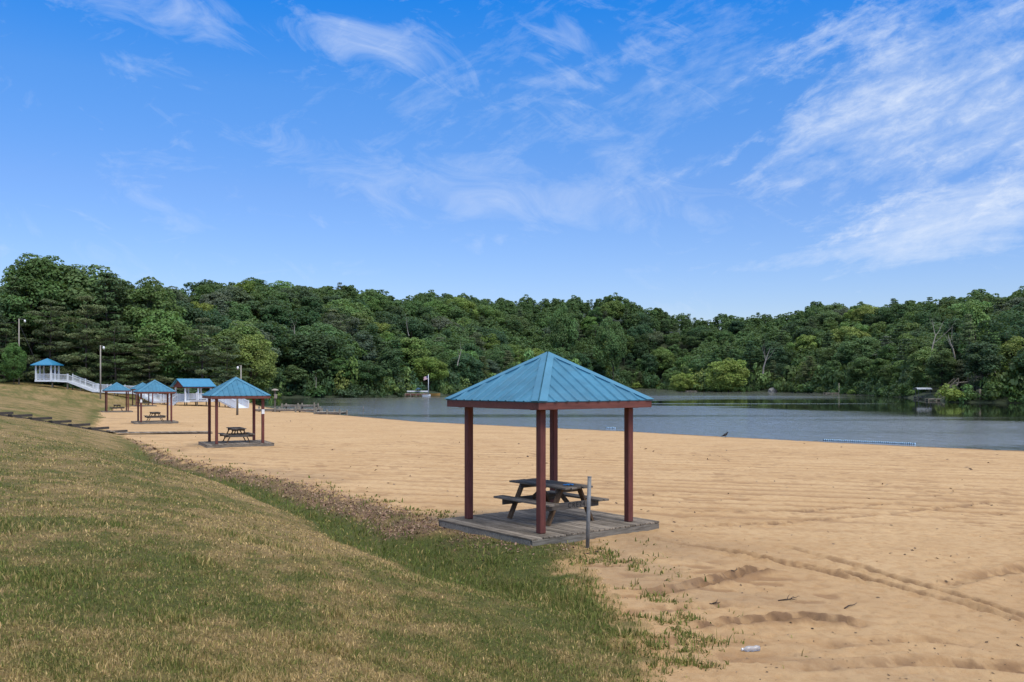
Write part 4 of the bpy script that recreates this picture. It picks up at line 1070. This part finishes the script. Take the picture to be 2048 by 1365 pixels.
for vis, x, y, z, sc, pr, is_p, s, px, topy in placed[:LIM]:
    ridge = topy < np.interp(px, SKX, SKY)+14
    row = 'at the waterline' if s < 9 else ('on the skyline' if ridge else 'halfway up')
    if is_p: ti = random.choice(['dark green','olive green','olive green','grey green']); sp_n = 'layered pine'; nm = 'pine_tree'
    else:
        ti = random.choices(['dark green','mid green','fresh green','yellow green','grey green'], [.30,.34,.18,.07,.11])[0]; sp_n = 'leafy tree'; nm = 'broadleaf_tree'
    zn = zone(px, y)
    if zn.startswith('on the') and row.startswith('on the'): pass
    lab = '%s %s %s %s' % (ti, sp_n, row, zn)
    tree(pr, x, y, z, max(sc*1.26, .85), ti, lab, 'tree', nm, '%s %s trees %s %s' % (ti, sp_n.split()[0], row, zn), sc)
rest = placed[LIM:]
Vs, Ts, Fo = [], [], 0
for vis, x, y, z, sc, pr, is_p, s, px, topy in rest:
    me = random.choice(PINEL if is_p else BLOW); n = len(me.vertices); co = np.empty(n*3, np.float32); me.vertices.foreach_get('co', co); co = co.reshape(-1, 3)
    tn = np.empty(len(me.polygons), np.float32); me.attributes['tone'].data.foreach_get('value', tn)
    k = sc*hts[id(pr[0])]/co[:,2].max(); a = random.uniform(0, 6.28); c, s_ = math.cos(a), math.sin(a); kk = max(k, .75)
    Vs.append(np.stack([x+kk*(co[:,0]*c-co[:,1]*s_), y+kk*(co[:,0]*s_+co[:,1]*c), z+k*co[:,2]], -1)); Ts.append(np.clip(tn*.7+random.uniform(0, .35), 0, 1))
if Vs:
    Vv = np.concatenate(Vs); o = link('far_wood', mesh_np('far_wood', Vv, np.arange(len(Vv)).reshape(-1, 4), 4, M['leaf'], {'tone': ('FACE', np.concatenate(Ts))}))
    o.color = (*TINT['mid green'], 1); tag(o, 'mass of smaller green trees filling the far hills', 'wood', None, 'stuff')
print('trees', len(placed), 'rest', len(rest))
# -- shrubs along the far waterline
per_pts = []
for i in range(14, 41):
    a, b = Vector(LAKE[i]).to_2d(), Vector(LAKE[i+1]).to_2d(); L = (b-a).length; nrm = Vector((b.y-a.y, -(b.x-a.x))).normalized()
    t_ = 0
    while t_ < L:
        p = a+(b-a)*(t_/L); q = p+nrm*1.0
        if lake_sd(np.array([q.x]), np.array([q.y]))[0] < 0: nrm = -nrm
        q = p+nrm*random.uniform(.2, 1.2); per_pts.append((q.x, q.y, 0)); q = p+nrm*random.uniform(3.2, 5.5); per_pts.append((q.x, q.y, 1)); t_ += random.uniform(3.0, 4.6)*(1+(p.y > 300)*.6)
ns = 0
for x, y, back in per_pts:
    px = 1024+F*x/y
    if not -40 < px < 2090 or ns > 285: continue
    if 838 < px < 900 and y > 240 and random.random() < .75: continue
    if (1822 < px < 1852 or 1857 < px < 1924) and y < 236 and y > 183: continue
    if 1870 < px < 1962 and (back or random.random() < .35): continue
    o = link('shrub', random.choice(SHRUBS), None, (x, y, gz(x, y)-.25), random.uniform(0, 6.28)); s = random.uniform(.8, 1.5)*(1+(y > 300)*.3); s *= 1+.35*back; o.scale = (s, s, s*random.uniform(.7, 1.35)*(1+.6*back)); ns += 1
    ti = random.choices(['dark green','mid green','fresh green','yellow green'], [.35,.35,.2,.1])[0]; o.color = vary(TINT[ti])
    tag(o, '%s shrub overhanging the water %s' % (ti, zone(px, y)), 'shrub', '%s shrubs at the waterline %s' % (ti, zone(px, y)))
# -- trees singled out by the eye
for px, pyb, d, h, sc, pr, ti, nm, lab in [
    (1457,783,352,14.5,1.3,BROAD[6],'yellow green','broadleaf_tree','bright yellow green round tree at the waterline of the promontory'),
    (1364,783,366,8.5,.8,BROAD[6],'yellow green','broadleaf_tree','smaller bright green tree at the tip of the promontory beside the channel'),
    (1128,760,452,-604,1.1,BROAD[1],'mid green','broadleaf_tree','tall rounded tree on the skyline above the roof peak of the nearest pavilion'),
    (1226,760,455,-632,1.2,BROAD[3],'mid green','broadleaf_tree','broad mid green tree on the hill just right of the tall pale green tree'),
    (1208,760,470,24,1.25,BROAD[2],'yellow green','broadleaf_tree','tall pale green tree high on the hill right of the nearest pavilion roof'),
    (1937,800,196,17.5,.85,PINES[3],'olive green','pine_tree','tall pine with a bare pale trunk beside the shore stairs on the right'),
    (1990,800,190,13,.7,PINES[3],'mid green','pine_tree','slender bare trunked pine right of the shore stairs'),
    (1950,798,205,21,.8,BROAD[5],'fresh green','broadleaf_tree','tall narrow light green tree above the shore stairs')]:
    q = at(px, pyb, d); z = gz(q.x, q.y); H = hts[id(pr[0])]; h = h if h > 0 else at(px, -h, d).z-z; tree(pr, q.x, q.y, z, sc, ti, lab, 'tree', nm, None, h/H, tuple(min(1, c*1.35) for c in TINT[ti])+(1,))
# -- dead trees
for px, pyt, d, h, le, lab in [
    (542,668,238,9.5,.05,'bleached dead tree with forked bare limbs above the beach end'),
    (590,625,262,9,.25,'leaning bleached dead tree halfway up the slope left of the dock'),
    (818,617,290,9,-.3,'tangle of bare grey limbs high on the slope above the flag'),
    (915,672,262,8.5,.3,'bleached dead tree leaning right above the flag dock'),
    (632,735,236,5,.0,'small bare grey tree low at the waterline behind the docks'),
    (1860,612,232,17,.02,'tall bleached dead tree standing high on the right hand shore'),
    (1911,624,228,13,-.05,'dead bleached trunk with broken top on the right hand shore'),
    (1526,655,330,17,.0,'bare reddish grey tree on the promontory right of the bright round tree'),
    (485,655,215,7,.1,'thin bare tree among the leaves right of the lamp post')]:
    q = at(px, pyt, d); o = link('dead_tree', dead_tree(int(px), h, le, .75), None, (q.x*(q.y-7)/q.y, q.y-7, q.z-h*.97)); tag(o, lab, 'dead tree', 'bare dead trees in the wood')
# -- bare trunks by the right stairs
for px, pyt, pyb, d, lab in [(1976,735,765,186,'thin bare pine trunk, first of three right of the shore stairs'),(1982,733,764,187,'thin bare pine trunk, middle of three right of the shore stairs'),(1989,735,765,185,'thin bare pine trunk, last of three right of the shore stairs')]:
    a = at(px, pyt-14, d); b = at(px, pyb+8, d); o = MB().tube([b-a, (b-a)*.5+Vector((.1,0,0)), Vector((0,0,0))], [.16,.14,.12], 7).build('tree_trunk', M['palebark'], None, True, a); tag(o, lab, 'tree trunk', 'bare pine trunks')

# ------------------------------------------------------------------ far shore things
d = 250; x0 = at(812, 0, d).x; x1 = at(856, 0, d).x
t = dock('white and red dock with low rail on the far shore below the flag', (x0, d-2.0), (x1, d-2.6), 2.6, .75, 5, .1, 'far_dock')
rr_ = MB(); rr_.bar((0,-.1,.62), (x1-x0,-.7,.62), .06, .16); rr_.bar((0,-.1,.32), (x1-x0,-.7,.32), .05, .08); rr_.build('red_edge', M['redpaint'], t)
rl = MB(); rl.bar((.2,2.5,1.35), (x1-x0,2.0,1.35), .08, .4); rl.build('white_rail', M['whitebrd'], t)
q = at(856, 0, 249.0)
fp = thing('flagpole', 'flagpole with a striped flag standing on the far dock', 'flagpole', (q.x, q.y+1.2, .74))
MB().tube([(0,0,0),(0,0,5.3)], [.13,.08], 8).build('pole', M['whitebrd'], fp, True)
fv_ = []; fn = 8
for i in range(fn+1):
    for j in range(5):
        a = i/fn; fv_.append((-.08-1.25*a, .12*math.sin(a*6), 5.0-.95*(j/4)-.45*a))
MB().add(fv_, [(i*5+j, i*5+j+1, (i+1)*5+j+1, (i+1)*5+j) for i in range(fn) for j in range(4)]).build('flag', M['flag'], fp, True)
def hull(name, label, cat, loc, L, Wd, Hh, mat, rz):
    t = thing(name, label, cat, loc, rz); m = MB(); n = 9; sec = []
    for i in range(n):
        f = i/(n-1); w = Wd/2*(1-max(0, (f-.55)/.45)**2*.95); k = .25*max(0, f-.6)
        sec.append([(f*L-L/2, -w, Hh+k), (f*L-L/2, -w*.7, .05+k), (f*L-L/2, w*.7, .05+k), (f*L-L/2, w, Hh+k), (f*L-L/2, w*.85, Hh+k), (f*L-L/2, w*.6, Hh*.45+k), (f*L-L/2, -w*.6, Hh*.45+k), (f*L-L/2, -w*.85, Hh+k)])
    vs = [p for s in sec for p in s]; fs = [(i*8+j, i*8+(j+1) % 8, (i+1)*8+(j+1) % 8, (i+1)*8+j) for i in range(n-1) for j in range(8)]
    fs += [tuple(range(8))[::-1], tuple((n-1)*8+j for j in range(8))]; m.add(vs, fs); m.build('hull', mat, t)
    MB().box((-.1*L,0,Hh*.75), (.25,Wd*.8,.06)).build('seat', M['dockwood'], t); return t
b1 = hull('rowing_boat', 'tan rowing boat moored right of the flagpole on the far shore', 'boat', tuple(at(870, 0, 248))[:2]+(.05,), 2.9, 1.3, .75, M['orange'], R(-8))
b2 = hull('small_boat', 'small white boat at the end of the far dock under the flag', 'boat', tuple(at(853, 0, 245.6))[:2]+(-.05,), 2.2, 1.1, .55, M['white'], R(4))
MB().tube([(-1.15,0,.35),(-1.3,0,.1)], [.16,.1], 8).build('outboard_motor', M['cable'], b2)
um = thing('parasol', 'dark blue tilted parasol standing on the far dock', 'parasol', tuple(at(836, 0, 249.5))[:2]+(.75,))
MB().tube([(0,0,0),(0,0,1.5)], .03, 6).build('pole', M['galv'], um)
cn = MB(); k = 10; cn.v = [(0,0,1.62)]+[(1.0*math.cos(6.283*i/k), .9*math.sin(6.283*i/k), 1.15+.12*math.cos(6.283*i/k)) for i in range(k)]; cn.f = [(0, 1+i, 1+(i+1) % k) for i in range(k)]
cn.build('canopy', M['navy'], um)
# right shore
d = 214; q = at(1837, 0, d)
t = dock('small dock under a white canopy on the right hand shore', (q.x-1.7, d-3.2), (q.x+1.9, d-3.6), 2.2, .45, 3, .25, 'canopy_dock')
for sx in (.3, 3.0):
    for sy in (.2, 1.9): MB().tube([(sx, sy-.2, .4), (sx, sy-.2, 2.3)], .045, 6).build('canopy_post', M['galv'], t)
cm = MB(); nn = 7; cv = []
for i in range(nn):
    a = math.pi*i/(nn-1); cv += [(-.1, 1.0-1.25*math.cos(a), 2.25+.38*math.sin(a)), (3.3, .85-1.25*math.cos(a), 2.25+.38*math.sin(a))]
cm.add(cv, [(2*i, 2*i+1, 2*i+3, 2*i+2) for i in range(nn-1)]); cm.add([tuple(Vector(v)-Vector((0,0,.05))) for v in cv], [(2*i, 2*i+2, 2*i+3, 2*i+1) for i in range(nn-1)]); cm.build('canopy', M['white'], t)
d = 193; q0 = at(1857, 0, d-3); q1 = at(1887, 0, d-3.5)
dock('low grey dock at the foot of the shore stairs on the right', (q0.x, q0.y), (q1.x, q1.y), 2.2, .42, 3, .05, 'shore_dock')
sst = thing('shore_stairs', 'long wooden stairs climbing the wooded right hand shore from the grey dock', 'stairs', (0,0,0))
def flight(a, b, w, n):
    a = Vector(a); b = Vector(b); dd = b-a; m = MB(); s = MB(); rl_ = MB(); hd = Vector((dd.x, dd.y, 0)).normalized(); nr_ = Vector((-hd.y, hd.x, 0))
    for i in range(n): p = a+dd*((i+.5)/n); m.box(p, (dd.xy.length/n+.04, w, .05), rz=math.atan2(hd.y, hd.x))
    for k_ in (-1, 1):
        o_ = nr_*k_*w/2; s.bar(a+o_-Vector((0,0,.12)), b+o_-Vector((0,0,.12)), .05, .26)
        rl_.bar(a+o_+Vector((0,0,1.0)), b+o_+Vector((0,0,1.0)), .13, .13)
        for f in (0, .5, 1): p = a+dd*f+o_; rl_.box(p+Vector((0,0,.4)), (.13,.13,1.3))
    m.build('treads', M['cage'], sst); s.build('stringer', M['cage'], sst); rl_.build('hand_rail', M['postwood'], sst)
flight(at(1880, 796, 195.5), at(1913, 766, 196.5), 1.2, 16); flight(at(1941, 763, 196.5), at(1955, 752, 197.5), 1.2, 7)
ld = MB(); ld.bar(at(1913, 766, 196.6), at(1941, 763, 196.6), 1.4, .08); ld.build('landing', M['cage'], sst)
lp_ = MB()
for px in (1914, 1927, 1940):
    a = at(px, 766, 196.6); z = gz(a.x, a.y); lp_.box((a.x, a.y, (a.z+z)/2-.3), (.16,.16,max(.4, a.z-z+.6)))
lp_.build('support_post', M['postwood'], sst)
q = at(1960, 802, 176); o = MB().tube([(0,0,-1),(.05,0,.8),(-.03,0,2.6)], [.24,.21,.19], 9).build('piling', M['postwood'], None, True, (q.x, q.y, 0)); tag(o, 'thick old wooden piling standing in the water on the right', 'piling')
q = at(2043, 804, 172); o = MB().tube([(0,0,-.2),(0,0,.12),(0,0,.4),(0,0,.5)], [.16,.2,.18,.08], 10).build('buoy', M['white'], None, True, (q.x-.3, q.y-3, 0)); tag(o, 'small white buoy on the water at the right edge', 'buoy')
d = 290; q0 = at(1652, 0, d-4); q1 = at(1676, 0, d-4); dock('short pale dock with a tall white post under dark trees', (q0.x, q0.y), (q1.x, q1.y), 2, .5, 3, .1, 'pale_dock')
q = at(1678, 0, 288); o = MB().tube([(0,0,-1),(0,0,3.6)], [.11,.08], 8).build('mooring_post', M['dockwood'], None, True, (q.x, q.y, 0)); tag(o, 'tall white post beside the short pale dock', 'post')
d = 352; q0 = at(1374, 0, d); q1 = at(1393, 0, d); dock('tiny pale dock at the tip of the promontory', (q0.x, q0.y), (q1.x, q1.y), 2, .45, 3, .1, 'tip_dock')
def rock(px, d, s, lab):
    q = at(px, 0, d); rg = random.Random(px); bm = bmesh.new(); bmesh.ops.create_icosphere(bm, subdivisions=2, radius=s)
    for v in bm.verts: v.co *= rg.uniform(.75, 1.15); v.co.z *= .7
    me = bpy.data.meshes.new('rock'); bm.to_mesh(me); bm.free(); me.materials.append(M['rock']); tag(link('rock', me, None, (q.x, q.y, .35)), lab, 'rock', 'grey boulders at the waterline')
rock(1546, 346, 1.9, 'pale grey boulder at the waterline of the promontory')

# ------------------------------------------------------------------ light, sky, camera
sun_dir = Vector((.34, -.42, .84)).normalized()
sl = bpy.data.lights.new('sun', 'SUN'); sl.energy = 2.0; sl.angle = R(28); sl.color = (1, .93, .83)
so = bpy.data.objects.new('sun', sl); COL.objects.link(so); so.rotation_euler = sun_dir.to_track_quat('Z', 'Y').to_euler()
w = bpy.data.worlds.new('World'); SC.world = w; w.use_nodes = True; t = w.node_tree; t.nodes.clear()
sk = N(t, 'ShaderNodeTexSky'); sk.sky_type = 'NISHITA'; sk.sun_disc = False; sk.sun_elevation = math.asin(sun_dir.z); sk.sun_rotation = math.atan2(sun_dir.x, sun_dir.y)
sk.air_density = 1.0; sk.dust_density = .6; sk.ozone_density = 2.5; sk.altitude = 50
tc = N(t, 'ShaderNodeTexCoord'); sx = N(t, 'ShaderNodeSeparateXYZ'); t.links.new(tc.outputs['Generated'], sx.inputs[0])
yy = math_(t, 'MAXIMUM', math_(t, 'ABSOLUTE', sx.outputs[1]), .05)
A = math_(t, 'DIVIDE', sx.outputs[0], yy); B = math_(t, 'DIVIDE', sx.outputs[2], yy)
def ab(scale, rot):
    cb = N(t, 'ShaderNodeCombineXYZ'); t.links.new(A, cb.inputs[0]); t.links.new(B, cb.inputs[1])
    mp = N(t, 'ShaderNodeMapping'); mp.vector_type = 'TEXTURE'; mp.inputs['Rotation'].default_value = (0,0,R(rot)); mp.inputs['Scale'].default_value = (*scale, 1)
    t.links.new(cb.outputs[0], mp.inputs[0]); return mp.outputs[0]
def blob(px, py, wx, wy, rot, pw=1):
    c, s = math.cos(R(rot)), math.sin(R(rot)); a0 = (px-1024)/F; b0 = (HZ-py)/F
    da = math_(t, 'SUBTRACT', A, a0); db = math_(t, 'SUBTRACT', B, b0)
    u = math_(t, 'DIVIDE', math_(t, 'ADD', math_(t, 'MULTIPLY', da, c), math_(t, 'MULTIPLY', db, s)), wx/F)
    v = math_(t, 'DIVIDE', math_(t, 'SUBTRACT', math_(t, 'MULTIPLY', db, c), math_(t, 'MULTIPLY', da, s)), wy/F)
    r2 = math_(t, 'ADD', math_(t, 'MULTIPLY', u, u), math_(t, 'MULTIPLY', v, v))
    return math_(t, 'MULTIPLY', math_(t, 'EXPONENT', math_(t, 'MULTIPLY', r2, -1.0)), pw)
def total(bs):
    o = bs[0]
    for b_ in bs[1:]: o = math_(t, 'ADD', o, b_)
    return o
streakR = noise(t, ab((.15, .040), 27), 1.0, 7, .60, .35); fineR = noise(t, ab((.035, .016), 20), 1.0, 6, .7, .3)
streakB = noise(t, ab((.16, .028), 9), 1.0, 8, .66, .4)
puffL = noise(t, ab((.11, .045), -24), 1.0, 8, .62, .8); wisp = noise(t, ab((.10, .045), -12), 1.0, 8, .66, 1.0)
mR = total([blob(1900,180,420,190,30,.95), blob(1650,260,230,90,25,.35), blob(2040,330,130,160,0,.45), blob(1700,60,420,110,25,.30)])
mB = total([blob(1790,470,260,62,9,1.0), blob(2000,400,220,90,18,.65)])
mL = total([blob(330,15,330,60,-12,.85), blob(760,85,150,60,-15,.72), blob(1130,80,150,70,5,.62), blob(1250,130,130,40,20,.55), blob(1070,165,110,28,0,.5), blob(180,130,120,40,0,.3)])
mW = total([blob(780,350,420,70,-12,.62), blob(1180,390,330,70,-4,.66), blob(1180,265,150,45,-25,.55), blob(300,400,260,60,-10,.4), blob(60,560,300,90,0,.35)])
nR = math_(t, 'ADD', math_(t, 'MULTIPLY', streakR, .62), math_(t, 'MULTIPLY', fineR, .38))
nB = math_(t, 'ADD', math_(t, 'MULTIPLY', streakB, .66), math_(t, 'MULTIPLY', fineR, .34))
def cov(nn, mm, lo, hi, k):
    return math_(t, 'MULTIPLY', ramp(t, math_(t, 'ADD', nn, math_(t, 'MULTIPLY', math_(t, 'SUBTRACT', mm, 1.0), .33)), [(lo, (0,0,0)), (hi, (1,1,1))]), k)
cl = total([cov(nR, mR, .33, .76, .78), cov(nB, mB, .30, .70, .80), cov(puffL, mL, .28, .74, .60), cov(wisp, mW, .28, .72, .38), cov(nR, blob(1400,160,900,260,0,.55), .30, .70, .45)])
veil = math_(t, 'MULTIPLY', ramp(t, sx.outputs[2], [(.43, (0,0,0)), (.66, (1,1,1))]), ramp(t, noise(t, tc.outputs['Generated'], 2.2, 6, .6), [(.25, (.45,.45,.45)), (.6, (.95,.95,.95))]))
cl = math_(t, 'MINIMUM', cl, .92)
cl = math_(t, 'MULTIPLY', cl, math_(t, 'GREATER_THAN', sx.outputs[2], 0.0))
hs = N(t, 'ShaderNodeHueSaturation', Saturation=1.35, Value=1.0); t.links.new(sk.outputs[0], hs.inputs['Color'])
skc = mix(t, 1.0, hs.outputs[0], ramp(t, sx.outputs[2], [(.08, (.72,.68,.84)), (.20, (.92,.78,.92)), (.30, (.85,.88,1.05)), (.41, (.12,.84,1.24))]), 'MULTIPLY')
col = mix(t, cl, skc, (4.3, 4.75, 5.5))
col = mix(t, veil, col, (6.4, 6.6, 6.9))
bg = N(t, 'ShaderNodeBackground', Strength=.13); t.links.new(col, bg.inputs[0]); wo = N(t, 'ShaderNodeOutputWorld'); t.links.new(bg.outputs[0], wo.inputs[0])
cam = bpy.data.cameras.new('camera'); co = bpy.data.objects.new('camera', cam); COL.objects.link(co)
co.location = (0, 0, EYE); co.rotation_euler = (R(90), 0, 0); cam.lens = 36*F/2048; cam.shift_y = (HZ-682.5)/2048; cam.clip_end = 6000; cam.clip_start = .1
SC.camera = co
SC.view_settings.view_transform = 'Standard'; SC.view_settings.look = 'None'; SC.view_settings.exposure = .5; SC.view_settings.gamma = 1
SC.cycles.max_bounces = 6; SC.cycles.transparent_max_bounces = 6; SC.cycles.use_denoising = True
